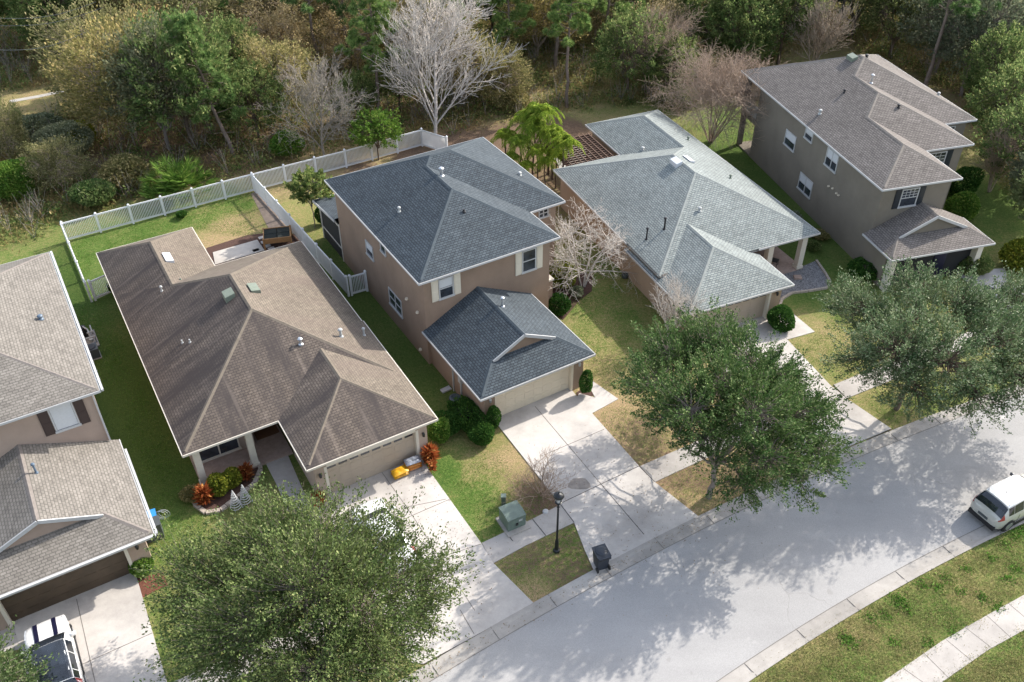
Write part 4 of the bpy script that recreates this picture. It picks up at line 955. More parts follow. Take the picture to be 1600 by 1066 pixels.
def stems_mesh(seed, n, H, R_, r=.02, mat=None):
    rng = np.random.default_rng(seed); tw = Twigs()
    for i in range(n):
        a = rng.uniform(0, 6.3); limb(tw, (0, 0, 0), (math.cos(a)*R_*rng.uniform(.2, 1), math.sin(a)*R_*rng.uniform(.2, 1), H*rng.uniform(.6, 1)), r, r*.5, rng, 3)
    V, F = tw.arrays(4); return np_mesh('stem', V, F, mat or M['bark_brown'], link=False)

# three street oaks
def PB(l): return [(*survey(u, v, z), r) for u, v, z, r in l]
tb = Vector((-7.7, 22.4, 0))
T = blob_tree(11, tb, PB([(345,915,4,1.5),(420,860,5,1.6),(505,850,6,1.5),(580,860,5.5,1.1),(625,915,4.5,1.4),(672,905,4,.8),(480,920,7,1.9),(560,960,6,1.8),(400,980,5.5,1.9),(340,1010,4,1.4),(500,1050,5.5,2.1),(590,1020,4,1.4),(300,935,3.5,.9),(450,805,5.5,.7),(625,815,4.5,.35),(660,960,3.5,.7),(275,885,3.5,.8)]), 1350, 80, .132, LF['oak'], M['bark_grey'], 1.25, .2, 1.6)
plant('street_oak', T, tb, 'largest oak, spreading over the verge and driveway at the bottom of the picture', 'tree', 'street oaks')
tb = survey(1108, 778)
T = blob_tree(27, tb, PB([(1200,600,5,1.4),(1160,612,5,1.3),(1232,640,4.4,1.2),(1150,690,4.6,1.1),(1060,565,4.2,1.3),(1125,540,4.3,1.3),(1005,605,3.8,.8),(1080,640,7.5,1.3),(1130,600,7.8,1.3),(1045,555,6,1.4),(1110,535,6.2,1.5),(1170,565,6.8,1.4),(1020,600,6,1.3),(1095,620,7,1.6),(1180,645,7.5,1.7),(1240,650,6.2,1.3),(1100,680,5.8,1.3),(1270,705,5,1.3),(1200,715,5.8,1.6),(1160,755,4.5,1.1),(1250,755,4,.8),(1040,655,5.5,.8),(1215,590,6,1.1),(1290,650,5,.8)]), 1500, 74, .130, LF['oak2'], M['bark_grey'], .85, .16, 2.2)
plant('street_oak', T, tb, 'fresh green oak beside the wide driveway, casting its shade on the road', 'tree', 'street oaks')
tb = survey(1400, 640)
T = blob_tree(35, tb, PB([(1430,505,6,1.4),(1530,500,5.5,1.3),(1380,510,4.6,1.1),(1350,485,5,1.2),(1430,455,6,1.3),(1500,475,6,1.2),(1400,545,6.5,1.7),(1480,565,6.5,1.7),(1560,535,6,1.6),(1585,470,5,1.3),(1350,560,4.5,1.2),(1430,610,4.5,1.4),(1520,615,4.5,1.4),(1590,590,5,1.6),(1325,470,4,.9),(1650,520,5,2)]), 1450, 74, .132, LF['oak3'], M['bark_brown'], .95, .17, 2.0)
plant('street_oak', T, tb, 'silvery oak in the verge in front of the mauve-roofed house', 'tree', 'street oaks')
T = broadleaf('oak', 45, 2.6, 4, 2.8, 2.2, 330, 60, .13, LF['oak'], M['bark_grey'], spray=.8, trunk=.09, rough=.3, fork=1.2)
plant('young_oak', T, Vector((-20.9, 18.5, 0)), 'small oak crown covering the car at the bottom left corner', 'tree')

# wood behind the houses ---------------------------------------------------------------
V_ = {}
for i, (k, a) in enumerate({
 'dark1': dict(R_=4.2, cz=5.2, zr=4.2, nspray=440, nleaf=34, leaf=.30, mat=LF['dark'], bk=M['bark_brown'], spray=1.0, trunk=.2, fork=2.0, rough=.4),
 'dark2': dict(R_=3.6, cz=6.0, zr=4.6, nspray=400, nleaf=34, leaf=.30, mat=LF['dark'], bk=M['bark_brown'], spray=1.0, trunk=.2, fork=2.4, rough=.45),
 'mid1': dict(R_=3.8, cz=5.0, zr=3.8, nspray=400, nleaf=34, leaf=.28, mat=LF['wood_mid'], bk=M['bark_brown'], spray=1.0, trunk=.18, fork=1.6, rough=.4),
 'mid2': dict(R_=3.4, cz=5.4, zr=4.2, nspray=430, nleaf=32, leaf=.28, mat=LF['wood_grey'], bk=M['bark_grey'], spray=1.1, trunk=.18, fork=1.6, rough=.4),
 'olive1': dict(R_=3.6, cz=4.2, zr=3.6, nspray=420, nleaf=30, leaf=.26, mat=LF['olive'], bk=M['twig_tan'], spray=1.2, trunk=.14, fork=1.0, rough=.45),
 'olive2': dict(R_=3.0, cz=4.6, zr=3.8, nspray=360, nleaf=28, leaf=.26, mat=LF['olive'], bk=M['twig_tan'], spray=1.3, trunk=.12, fork=.8, rough=.5),
 'gold1': dict(R_=3.2, cz=4.2, zr=3.6, nspray=380, nleaf=24, leaf=.22, mat=LF['gold'], bk=M['twig_tan'], spray=1.4, trunk=.12, fork=.8, rough=.5),
}.items()):
    V_[k] = broadleaf(k, 100+i*7, H=8, **a)
V_['pine1'] = pine(201, 13.5, LF['pine'], M['bark_pine'], .42, 2.7, 40)
V_['pine2'] = pine(202, 14.5, LF['pine'], M['bark_pine'], .5, 2.4, 36, lean=(-.8, .2))
V_['pine3'] = pine(203, 12.0, LF['pine'], M['bark_pine'], .33, 2.9, 40, lean=(-2.0, 0))
def bare_mesh(nm, *a, **k): V, F = bare(nm, *a, **k); return np_mesh('branches', V, F, k.get('bk') or a[3], link=False)
V_['bareW'] = (bare_mesh('w', 301, 14.5, 3, M['twig_white'], stems=1, levels=4, kids=(24, 7, 5, 3), r0=.18, spread=.50, first=.05, up=.38, tipr=.018),)
V_['bareP'] = (bare_mesh('p', 302, 9.5, 3, M['twig_pink'], stems=4, levels=4, kids=(7, 6, 4, 3), r0=.09, spread=.55, first=.3, up=.25, tipr=.011),)
V_['bareG'] = (bare_mesh('g', 303, 9.0, 3, M['twig_grey'], stems=1, levels=4, kids=(14, 7, 5, 3), r0=.12, spread=.62, first=.12, up=.4, tipr=.013),)
V_['bareT'] = (bare_mesh('t', 304, 6.5, 3, M['twig_tan'], stems=5, levels=3, kids=(8, 7, 5), r0=.07, spread=.5, first=.2, up=.5, tipr=.014),)
V_['myrtle'] = (bare_mesh('m', 305, 9.2, 3, M['twig_pink'], stems=15, levels=3, kids=(8, 7, 6), r0=.055, spread=.78, first=.45, up=.15, tipr=.011, stemlean=.34),)
TYPE = {'dark1': ('dense_tree', 'dark evergreen tree'), 'dark2': ('dense_tree', 'tall dark evergreen tree'), 'mid1': ('leafy_tree', 'green bushy tree'), 'mid2': ('leafy_tree', 'grey-green leafy tree'),
 'olive1': ('scrub_tree', 'olive green scrub tree'), 'olive2': ('scrub_tree', 'loose olive scrub tree'), 'gold1': ('scrub_tree', 'golden brown winter scrub tree'),
 'pine1': ('pine_tree', 'tall pine'), 'pine2': ('pine_tree', 'tall straight pine'), 'pine3': ('pine_tree', 'leaning pine with ragged clumps'),
 'bareW': ('bare_tree', 'tall white leafless tree'), 'bareP': ('bare_tree', 'pinkish leafless tree'), 'bareG': ('bare_tree', 'grey leafless tree'), 'bareT': ('bare_tree', 'tan leafless tree'), 'myrtle': ('bare_tree', 'vase-shaped leafless crape myrtle')}
WOOD = [  # type, photo u, v of the foot, size, where
 ('pine1', 548, 105, 1.05, 'between the two straight pines at the top'), ('pine2', 868, 110, 1.0, 'behind the wood-edge pine, left'), ('pine1', 940, 100, .95, 'above the pergola at the top'),
 ('pine1', 1075, 60, 1.0, 'at the top above the crape myrtle'), ('pine2', 275, 75, 1.0, 'over the clearing wood at the top left'), ('pine1', 1300, 70, 1.0, 'at the top behind the mauve ridge'), ('pine2', 660, 80, 1.0, 'directly behind the white leafless tree'),
 ('bareW', 680, 212, 1.0, 'just behind the corner of the white fence'),
 ('pine3', 366, 245, 1.0, 'in the wood left of the bare trees'),
 ('pine1', 594, 192, 1.0, 'left of the white leafless tree'),
 ('pine2', 886, 168, .85, 'at the wood edge behind the palms'),
 ('pine2', 500, 120, 1.0, 'rising behind the grey leafless tree'),
 ('pine1', 800, 130, .95, 'right of the white leafless tree'),
 ('pine3', 715, 110, .9, 'partly behind the white leafless tree'),
 ('pine1', 1130, 70, .95, 'near the top right of centre'),
 ('pine2', 1190, 90, .9, 'behind the mauve roof at left'),
 ('pine1', 345, 95, .95, 'at the top of the picture over the left wood'),
 ('pine2', 1440, 150, 1.1, 'leaning bare-stemmed behind the mauve roof'),
 ('bareG', 507, 248, 1.0, 'against the back fence'),
 ('bareP', 1010, 150, .95, 'at the wood edge above the silver roof'),
 ('bareT', 1265, 118, 1.2, 'just behind the mauve roof'),
 ('bareT', 1545, 300, .8, 'right of the mauve-roofed house'),
 ('bareT', 1590, 170, .8, 'at the right edge above the dark shrubs'),
 ('dark1', 60, 60, 1.2, 'at the top left corner'), ('dark2', 0, 90, 1.1, 'on the left edge beyond the clearing'), ('dark1', 140, 70, 1.1, 'beyond the clearing path'), ('dark2', 100, 105, .9, 'at the clearing edge'),
 ('gold1', 190, 20, 1.2, 'at the top over the clearing'),
 ('olive1', 215, 220, 1.15, 'left of the clearing, spreading'), ('mid2', 265, 235, 1.0, 'in the middle of the left wood'), ('dark1', 300, 225, 1.0, 'shading the palmetto'), ('olive1', 180, 165, 1.0, 'beside the clearing path'),
 ('gold1', 250, 140, 1.0, 'high in the left wood'), ('olive1', 225, 70, 1.3, 'above the left wood'), ('olive2', 300, 120, 1.2, 'behind the leaning pine'), ('gold1', 290, 45, 1.3, 'at the top left of the leaning pine'), ('gold1', 240, 10, 1.2, 'at the top edge over the left wood'),
 ('dark1', 405, 215, .6, 'right of the leaning pine foot'), ('dark2', 380, 165, .7, 'behind the leaning pine foot'), ('olive2', 440, 190, .9, 'left of the grey leafless tree'), ('gold1', 430, 90, 1.2, 'behind the grey leafless tree'), ('gold1', 400, 30, 1.2, 'at the top between the pines'),
 ('olive1', 470, 60, 1.1, 'at the top beside the straight pine'), ('gold1', 545, 60, 1.1, 'left of the upper pine'), ('gold1', 520, 5, 1.2, 'at the top edge left of centre'),
 ('dark1', 560, 190, .45, 'left of the upper pine foot'), ('dark2', 625, 175, .5, 'behind the fence corner'), ('olive1', 725, 165, .8, 'right of the white leafless tree foot'), ('olive1', 640, 110, 1.0, 'behind the white leafless tree'), ('mid1', 700, 60, 1.1, 'far behind the white leafless tree'),
 ('olive1', 760, 150, .6, 'at the grassy wood edge'), ('olive2', 790, 165, .6, 'on the grassy wood edge right of the white tree'), ('olive1', 840, 90, 1.0, 'behind the wood-edge pine'), ('gold1', 880, 70, .9, 'right behind the wood-edge pine'), ('olive1', 930, 60, 1.1, 'at the top above the pergola'),
 ('dark1', 980, 145, .8, 'under the pinkish leafless trees'), ('gold1', 1040, 110, .9, 'behind the crape myrtle'), ('dark1', 1100, 105, .9, 'between the crape myrtle and the wood'), ('dark1', 1040, 150, .55, 'low beside the crape myrtle'),
 ('dark2', 1090, 20, 1.1, 'at the top right of centre edge'), ('dark1', 1150, 120, .85, 'left of the mauve roof corner'), ('dark2', 1215, 100, .95, 'over the left slope of the mauve roof'), ('mid1', 1250, 40, 1.1, 'at the top above the mauve roof'), ('olive1', 1000, 40, 1.0, 'at the top above the silver roof'),
 ('mid2', 1330, 60, 1.0, 'behind the mauve ridge'), ('mid1', 1390, 90, 1.0, 'over the mauve ridge to the right'), ('mid1', 1370, 30, 1.2, 'far behind the mauve ridge'), ('mid2', 1460, 120, 1.0, 'right of the leaning bare stem'), ('mid2', 1500, 150, 1.0, 'above the far eaves of the mauve roof'), ('olive1', 1470, 40, 1.2, 'at the top right'), ('mid1', 1540, 110, 1.1, 'near the top right corner'), ('olive2', 1590, 70, 1.2, 'in the top right corner'),
 ('mid2', 1560, 40, 1.2, 'at the top edge far right'), ('dark1', 1570, 240, .8, 'dark on the right edge'), ('mid1', 1620, 140, 1.1, 'cut by the right edge'), ('dark2', 1530, 190, .7, 'beside the mauve roof far corner'), ('dark1', 1590, 300, .75, 'right edge beside the yellow lawn'), ('mid1', 1630, 380, .8, 'right edge near the hidden driveway'), ('mid2', 1600, 340, .6, 'low at the right edge'),
 ('olive2', 100, 300, .55, 'low scrub in the left wood'), ('olive1', 20, 260, .6, 'low at the left edge'),
 ('gold1', 450, 130, .9, 'deep behind the grey leafless tree'), ('gold1', 560, 110, .9, 'between the upper pines'), ('gold1', 600, 40, 1.0, 'at the top left of the white leafless tree'), ('olive1', 850, 40, 1.1, 'at the top right of the pines'), ('mid1', 770, 60, 1.1, 'at the top over the wood-edge pine'),
]
rw = random.Random(5)
for (k, u, v, sc, where) in WOOD:
    nm, lb = TYPE[k]; parts = V_[k]
    pn = ('trunk', 'crown') if len(parts) == 2 else ('branches',)
    p = survey(u, v); f = sc*rw.uniform(.94, 1.06)
    o = plant(nm, parts, p, f'{lb} {where}', 'tree', 'trees of the wood behind the houses', rz=rw.uniform(0, 6.28) if k not in ('pine3',) else 0, sc=(f, f, f), part_names=pn)
# rows beyond the top edge, so the wood carries on
for i in range(26):
    x = -80 + i*6.6 + rw.uniform(-2, 2); y = 113 + rw.uniform(0, 10); k = rw.choice(['dark1', 'dark2', 'mid1', 'mid2', 'olive1', 'pine1'])
    if x < -62: continue
    plant('far_tree', V_[k], (x, y, 0), 'tree at the far back of the wood, above the top edge', 'tree', 'far back row of the wood', rz=rw.uniform(0, 6.28), sc=rw.uniform(1.0, 1.3))
# garden trees
plant('crape_myrtle', V_['myrtle'], survey(1110, 222), 'vase-shaped leafless crape myrtle on the lawn beside the balcony', 'tree', None, .4, 1.0, ('branches',))
mm = bare_mesh('a', 311, 6.6, 3, M['twig_white'], stems=4, levels=4, kids=(6, 5, 4, 3), r0=.085, spread=.72, first=.28, up=.10, tipr=.009, stemlean=.28)
plant('bare_tree', (mm,), survey(910, 448), 'large whitish leafless tree between the slate and silver houses', 'tree', None, 1.2, 1.0, ('branches',))
mm = bare_mesh('a', 312, 5.2, 3, M['twig_white'], stems=5, levels=3, kids=(7, 5, 4), r0=.055, spread=.5, first=.25, up=.4, tipr=.010, stemlean=.25)
plant('bare_tree', (mm,), survey(1045, 535), 'smaller leafless tree beside the silver garage', 'tree', None, .3, .95, ('branches',))
mm = bare_mesh('a', 313, 2.6, 3, M['twig_pink'], stems=9, levels=3, kids=(5, 4, 3), r0=.03, spread=.5, first=.15, up=.3, tipr=.007, stemlean=.7)
plant('bare_shrub', (mm,), survey(845, 772), 'leafless twiggy shrub beside the wide driveway', 'shrub', None, .3, 1.0, ('branches',))
T = broadleaf('citrus', 61, 1.5, 3, 2.6, 1.2, 170, 34, .20, LF['bright'], M['bark_brown'], spray=.55, trunk=.07, fork=1.0, rough=.4)
plant('garden_tree', T, survey(592, 250), 'light green garden tree against the inside of the back fence', 'tree')
T = broadleaf('loquat', 62, 1.35, 3, 3.1, 1.3, 90, 30, .30, LF['dark'], M['bark_grey'], spray=.55, trunk=.05, fork=1.7, rough=.5)
plant('garden_tree', T, survey(492, 356), 'young dark-leaved tree standing by the lanai of the slate house', 'tree')

# palms --------------------------------------------------------------------------------
def palm(seed, H, nf=15, fl=2.1):
    rng = np.random.default_rng(seed); tw = Twigs(); limb(tw, (0, 0, -.1), (rng.normal(0, .2), rng.normal(0, .2), H), .11, .08, rng, 6, .02)
    Vt, Ft = tw.arrays(6); P = []; A = []; c = np.array([0, 0, H]); st = Twigs()
    for i in range(nf):
        a = i*2.4 + rng.uniform(-.3, .3); e = rng.uniform(.25, 1.35); L = fl*rng.uniform(.8, 1.15); h = np.array([math.cos(a), math.sin(a), 0]); prev = c
        for j in range(1, 12):
            t = j/11; p = c + h*L*math.cos(e)*t*(1-.15*t) + np.array([0, 0, L*(math.sin(e)*t - .85*t*t)]); st.add(prev, p, .02, .015); d = (p-prev); d /= np.linalg.norm(d)
            side = np.cross(d, [0, 0, 1]); side /= np.linalg.norm(side)+1e-9
            for s_ in (-1, 1):
                for q in range(5):
                    dd = side*s_*.75 + d*.5 + np.array([0, 0, -.45]) + rng.normal(0, .12, 3); dd /= np.linalg.norm(dd); b = prev + (p-prev)*q/5; P.append(b + dd*.28*(1.1-.5*t)); A.append(dd*(1.15-.55*t))
            prev = p
    P = np.array(P); A = np.array(A); n = len(P); B = np.cross(A, rng.normal(0, 1, (n, 3))); B /= np.linalg.norm(B, axis=1)[:, None]
    V = np.stack([P - A*.30, P + B*.028, P + A*.30, P - B*.028], 1).reshape(-1, 3)
    return np_mesh('trunk', Vt, Ft, M['bark_brown'], link=False), np_mesh('crown', V, np.arange(4*n).reshape(n, 4), LF['palm'], link=False)
PA = [palm(71, 4.6, 26, 2.5), palm(72, 5.2, 26, 2.6)]
for i, (u, v, H, wh) in enumerate(((790,270,.70,'leftmost, nearest the slate roof'), (812,285,.68,'front left, low crown'), (825,262,.92,'tall, back left'), (843,268,.98,'tall, in the middle of the clump'), (862,280,.85,'right of the middle'), (880,300,.80,'rightmost, leaning over the silver roof'), (840,292,.66,'front middle'), (800,292,.5,'low, at the left foot of the clump'), (822,300,.5,'low, beside the slate eave'), (852,302,.52,'low, in front of the tallest'), (868,294,.62,'low, on the right of the clump'), (832,275,.8,'mid-height inside'))):
    plant('areca_palm', PA[i % 2], survey(u, v), f'feathery yellow-green palm between slate and silver roofs, {wh}', 'palm', 'palm clump', i*1.3, H)
def palmetto(seed, n=34, L=1.2, R_=1.0, seg=13):
    rng = np.random.default_rng(seed); P = []; A = []; Wd = []
    for i in range(n):
        a = rng.uniform(0, 6.28); e = rng.uniform(.3, 1.3); st = rng.uniform(.5, 1.3)*R_; d = np.array([math.cos(a)*math.cos(e), math.sin(a)*math.cos(e), math.sin(e)])
        c = d*st + np.array([0, 0, .2]); side = np.cross(d, [0, 0, 1.0]); side /= np.linalg.norm(side)
        for j in range(seg):
            q = (j/(seg-1)-.5)*2.6; dd = d*math.cos(q) + side*math.sin(q) + np.array([0, 0, -.15]); dd /= np.linalg.norm(dd); P.append(c+dd*L*.42); A.append(dd*L)
    P = np.array(P); A = np.array(A); k = len(P); B = np.cross(A, rng.normal(0, 1, (k, 3))); B /= np.linalg.norm(B, axis=1)[:, None]
    V = np.stack([P - A*.45, P + B*.035, P + A*.5, P - B*.035], 1).reshape(-1, 3); return np_mesh('fronds', V, np.arange(4*k).reshape(k, 4), LF['palmetto'], link=False)
pm = palmetto(81, 110, 1.0, 1.75)
single('palmetto', pm, survey(285, 306), 'big fan palmetto growing against the outside of the back fence', 'palmetto', None, 0, (1.1, .9, 1.1))
single('palmetto', palmetto(82, 26, .9, 1.1), survey(255, 318), 'low fan palmetto at the left foot of the big one', 'palmetto')
single('palmetto', palmetto(83, 26, 1.0, 1.2), survey(20, 200), 'dark fan palmetto near the left edge in the wood', 'palmetto')
# shrubs -------------------------------------------------------------------------------
def shr(nm, u, v, R_, H, n, leaf, mat, label, cat='shrub', seed=1, sc=(1, 1, 1), rz=0, group=None, world=None):
    return single(nm, shrub_mesh(seed, R_, H, n, leaf, LF[mat], lumps=.42 if H > 2 else .32), world or survey(u, v), label, cat, group, rz, sc)
shr('topiary', 770, 672, .36, 1.75, 3400, .10, 'shrub', 'clipped columnar shrub left of the cream garage door', seed=91)
shr('topiary', 915, 618, .38, 1.8, 3400, .10, 'shrub', 'clipped columnar shrub right of the cream garage door', seed=92)
hb = survey(728, 668); 
shr('hedge', 0, 0, .95, 1.15, 9000, .10, 'shrub', 'long clipped hedge along the slate house garage wall', 'hedge', 93, (.85, 2.1, 1), R(30.8), world=survey(735, 665))
shr('shrub', 752, 690, .72, 1.05, 5200, .11, 'shrub', 'round clipped bush at the front end of the hedge', seed=94)
shr('shrub', 686, 686, .65, 1.15, 4200, .14, 'bright', 'bright green bush at the corner of the brown house garage', seed=95)
shr('shrub', 700, 672, .8, 1.0, 3500, .12, 'shrub', 'dark bush behind the bright one by the brown garage', seed=96)
shr('shrub', 880, 446, 1.15, 1.6, 7000, .13, 'yellow', 'yellow-green rounded bush beside the slate house wall', seed=97)
shr('shrub', 872, 488, .8, 1.3, 4500, .14, 'shrub', 'dark green bush behind the slate house entry pier', seed=98)
shr('shrub', 901, 462, .5, .6, 900, .14, 'sage', 'pale variegated plant by the mulch bed of the leafless tree', seed=99)
shr('shrub', 1216, 510, .8, 1.45, 6500, .13, 'shrub', 'round dark bush beside the silver garage', seed=100)
shr('shrub', 1362, 430, 1.2, 1.1, 5200, .16, 'shrub', 'low dark bushes at the corner of the mauve-roofed garage', seed=101, sc=(1.4, 1, 1))
shr('shrub', 1515, 425, 1.1, 1.5, 5000, .16, 'dark', 'dark bush right of the mauve house garage', seed=102)
shr('shrub', 1500, 340, 1.0, 2.0, 5000, .18, 'bright', 'green bush under the mauve house front windows', seed=103)
shr('shrub', 1495, 305, 1.2, 2.2, 5000, .18, 'shrub', 'tall green bush beside the mauve house corner', seed=104)
shr('shrub', 1590, 420, 1.3, 2.0, 5000, .2, 'yellow', 'yellowish bush at the right edge', seed=105)
shr('shrub', 225, 893, .55, .9, 2600, .13, 'bright', 'bright green bush beside the brown garage door', seed=106)
shr('shrub', 183, 455, .5, .7, 1600, .12, 'shrub', 'small climbing bush at the short cross fence', seed=107)
shr('shrub', 505, 350, .45, 1.5, 2200, .14, 'shrub', 'dark bush at the lanai corner of the slate house', seed=108)
shr('shrub', 30, 305, 1.9, 2.6, 9000, .22, 'bright', 'bright lime green shrub at the left edge of the wood', seed=109)
shr('shrub', 105, 240, 2.3, 2.4, 9000, .20, 'sage', 'grey-green mounded shrub below the clearing', seed=110)
shr('shrub', 65, 215, 1.8, 2.0, 6000, .20, 'sage', 'smaller grey-green shrub left of the mounded one', seed=111)
shr('shrub', 133, 222, 1.0, 1.8, 3500, .20, 'yellow', 'yellow-flecked shrub below the clearing', seed=112)
shr('shrub', 150, 320, 1.7, 1.8, 6000, .22, 'dark', 'dark shrub left of the palmetto', seed=113)
shr('shrub', 200, 290, 1.8, 2.2, 6500, .22, 'olive', 'olive shrub left of the palmetto in shade', seed=114)
shr('shrub', 450, 240, 1.3, 1.8, 5000, .22, 'bright', 'green shrub behind the fence left of the grey leafless tree', seed=115)
shr('shrub', 800, 170, 1.5, 1.8, 5500, .22, 'olive', 'olive shrub on the grassy wood edge', seed=116)
shr('shrub', 1060, 165, 1.6, 2.0, 6000, .22, 'dark', 'dark shrub at the wood edge above the silver roof', seed=117)
shr('shrub', 1270, 390, .5, .6, 1200, .14, 'dark', 'dark straggly plant in the gravel bed', seed=118)
shr('shrub', 1278, 372, .6, .5, 1400, .14, 'olive', 'low plant beside the corner porch column', seed=119)
shr('shrub', 10, 905, .35, .7, 900, .13, 'shrub', 'small plant in the red mulch at the left edge', seed=120)
shr('shrub', 285, 340, .4, .5, 900, .14, 'shrub', 'weedy tuft along the inside of the back fence', seed=121)
shr('shrub', 1240, 345, .5, .6, 1300, .14, 'sage', 'pale small plant at the wall of the greige house', seed=122)
# bedding plants of the brown house
def blades(seed, n, L, W, mat, R_=.1, up=.8):
    rng = np.random.default_rng(seed); a = rng.uniform(0, 6.28, n); e = rng.uniform(.15, 1.4, n); z = rng.uniform(.1, .7, n)
    D = np.stack([np.cos(a)*np.cos(e), np.sin(a)*np.cos(e), np.sin(e)*up], 1); P = np.stack([np.zeros(n), np.zeros(n), z], 1) + D*L*.5*rng.uniform(.8, 1.2, n)[:, None]
    V, F = leaves(P, D*2.5, L, W, rng); return np_mesh('foliage', V, F, LF[mat], link=False)
cord = blades(131, 420, .50, .11, 'rust')
for u, v, s_, wh in ((322,785,1.15,'at the left porch column'), (386,748,.95,'at the right porch column'), (673,722,1.1,'at the right corner of the brown house garage'), (499,790,.9,'at the left jamb of the brown house garage')):
    single('cordyline', cord, survey(u, v), f'rust-red cordyline {wh}', 'plant', 'cordylines', rw.uniform(0, 6), s_)
single('cordyline', blades(134, 130, .3, .09, 'rust'), survey(676, 738), 'small orange plant below the cordyline at the garage corner', 'plant')
shr('croton', 345, 770, .6, 1.1, 2400, .15, 'yellow', 'yellow-green croton, left one in the porch bed', 'plant', 132)
shr('croton', 365, 758, .5, 1.0, 2000, .15, 'yellow', 'yellow-green croton, right one in the porch bed', 'plant', 133)
shr('shrub', 298, 778, .5, .6, 1300, .13, 'olive', 'olive bush beside the left porch column', seed=136)

# ground cover of the wood -------------------------------------------------------------
def inside(px, x, y):
    c = False; n = len(px)
    for i in range(n):
        (xa, ya), (xb, yb) = px[i], px[(i+1) % n]
        if (ya > y) != (yb > y) and x < (xb-xa)*(y-ya)/(yb-ya)+xa: c = not c
    return c
ZON = [[G2(*p) for p in z] for z in (
  [(-250,60),(-250,420),(0,388),(60,372),(92,345),(180,322),(400,268),(540,232),(660,205),(705,214),(760,190),(900,170),(1050,160),(1160,150),(1190,100),(1300,60),(1500,150),(1540,240),(1560,280),(1750,420),(1750,0),(-400,0)],)]
CLEAR = [G2(*p) for p in ((-40,150),(100,132),(112,152),(100,175),(-40,205))]
rng = np.random.default_rng(9); pts = []
while len(pts) < 9000:
    x, y = rng.uniform(-70, 70), rng.uniform(45, 112)
    if inside(ZON[0], x, y) and not inside(CLEAR, x, y): pts.append((x, y))
pts = np.array(pts)
def clumps(name, pts, n, h, leaf, wd, mat, label, up=1.2, seed=1, spread=.45):
    rng = np.random.default_rng(seed); k = len(pts); hh = h*rng.uniform(.4, 1.3, (k, 1))
    P = np.zeros((k, n, 3)); P[..., 0] = pts[:, None, 0] + rng.normal(0, spread, (k, n)); P[..., 1] = pts[:, None, 1] + rng.normal(0, spread, (k, n)); P[..., 2] = np.abs(rng.normal(0, .5, (k, n)))*hh
    D = rng.normal(0, .7, (k*n, 3)); D[:, 2] += up
    V, F = leaves(P.reshape(-1, 3), D, leaf, wd, rng); o = np_mesh(name, V, F, LF[mat]); return tag(o, label, kind='stuff')
clumps('undergrowth', pts[:3300], 36, 1.0, .26, .13, 'dark', 'dark leafy undergrowth on the floor of the wood', .5, 3)
clumps('undergrowth', pts[3300:5600], 34, .9, .24, .12, 'olive', 'olive brambles and saplings in the wood', .5, 4, .6)
clumps('dry_grass', pts[5600:], 60, .8, .42, .04, 'straw', 'tall dry tan grass at the edge of the wood', 1.6, 5, .6)
tw = Twigs()
for i in range(1500):
    x, y = pts[rng.integers(0, len(pts))]; p = np.array([x, y, 0])
    for j in range(5): q = p + np.array([rng.normal(0, .5), rng.normal(0, .5), rng.uniform(.8, 2.4)]); tw.add(p, q, .018, .008); tw.add(p+(q-p)*.6, p+(q-p)*.6 + rng.normal(0, .35, 3), .01, .006)
V, F = tw.arrays(3); tag(np_mesh('brushwood', V, F, M['twig_grey']), 'thin leafless saplings and brush among the undergrowth', kind='stuff')
wp = [(1325,1000),(1331,1005),(1320,996),(1398,1003),(1490,988),(1405,945),(1400,936),(1418,953),(1384,962),(1451,1003),(1440,915),(1480,905),(1590,835),(1585,840),(1596,828),(1572,852),(1585,890),(1575,905),(1548,872),(1560,950),(1535,935),(1500,925),(1465,918),(1360,965),(1410,938),(1510,890)]
clumps('weeds', np.array([G2(*p) for p in wp for _ in range(2)]), 40, .08, .11, .07, 'weed', 'broadleaf weeds in the near verge', .6, 6, .16)
wp = []
rg = random.Random(4)
while len(wp) < 2600:
    u, v = rg.uniform(1130, 1620), rg.uniform(800, 1080); x, y = G2(u, v)
    dn = math.hypot(x-NC[0], y-NC[1])
    if dn < NR-.1: wp.append((x, y))
def grass(name, P, n, leaf, mat, label, seed): return clumps(name, np.array(P), n, .06, leaf, .018, mat, label, 1.3, seed, .22)
pin_w, pout_w = pin, pout
poly_walk = pin + pout[::-1]
grass('grass_tufts', [p for p in wp if not inside(poly_walk, *p)], 26, .10, 'olive', 'rough grass tufts in the near verge', 7)
wp = []
LAW = [[(690,742),(760,700),(870,790),(850,800),(755,848)],[(775,880),(895,820),(925,885),(836,940)],[(240,930),(265,1066),(560,1060),(610,960),(420,800),(320,800),(260,800)],[(925,650),(960,640),(1040,600),(1060,680),(1005,725)],[(880,470),(960,450),(1050,560),(1000,640),(930,590)],[(1030,755),(1120,700),(1150,780),(1095,800)],[(1230,540),(1290,520),(1310,470),(1400,560),(1310,595)],[(1330,625),(1440,575),(1500,620),(1395,665)],[(105,480),(160,470),(290,760),(260,800)],[(105,380),(300,330),(390,300),(400,370),(300,360),(150,400),(130,440)]]
for pg in LAW:
    q = [G2(*p) for p in pg]; xs_ = [a[0] for a in q]; ys_ = [a[1] for a in q]; ar = area(q); k = 0
    while k < ar*22:
        x, y = rg.uniform(min(xs_), max(xs_)), rg.uniform(min(ys_), max(ys_))
        if inside(q, x, y): wp.append((x, y)); k += 1
grass('grass_tufts', wp, 14, .085, 'weed', 'short turf blades on the lawns', 8)

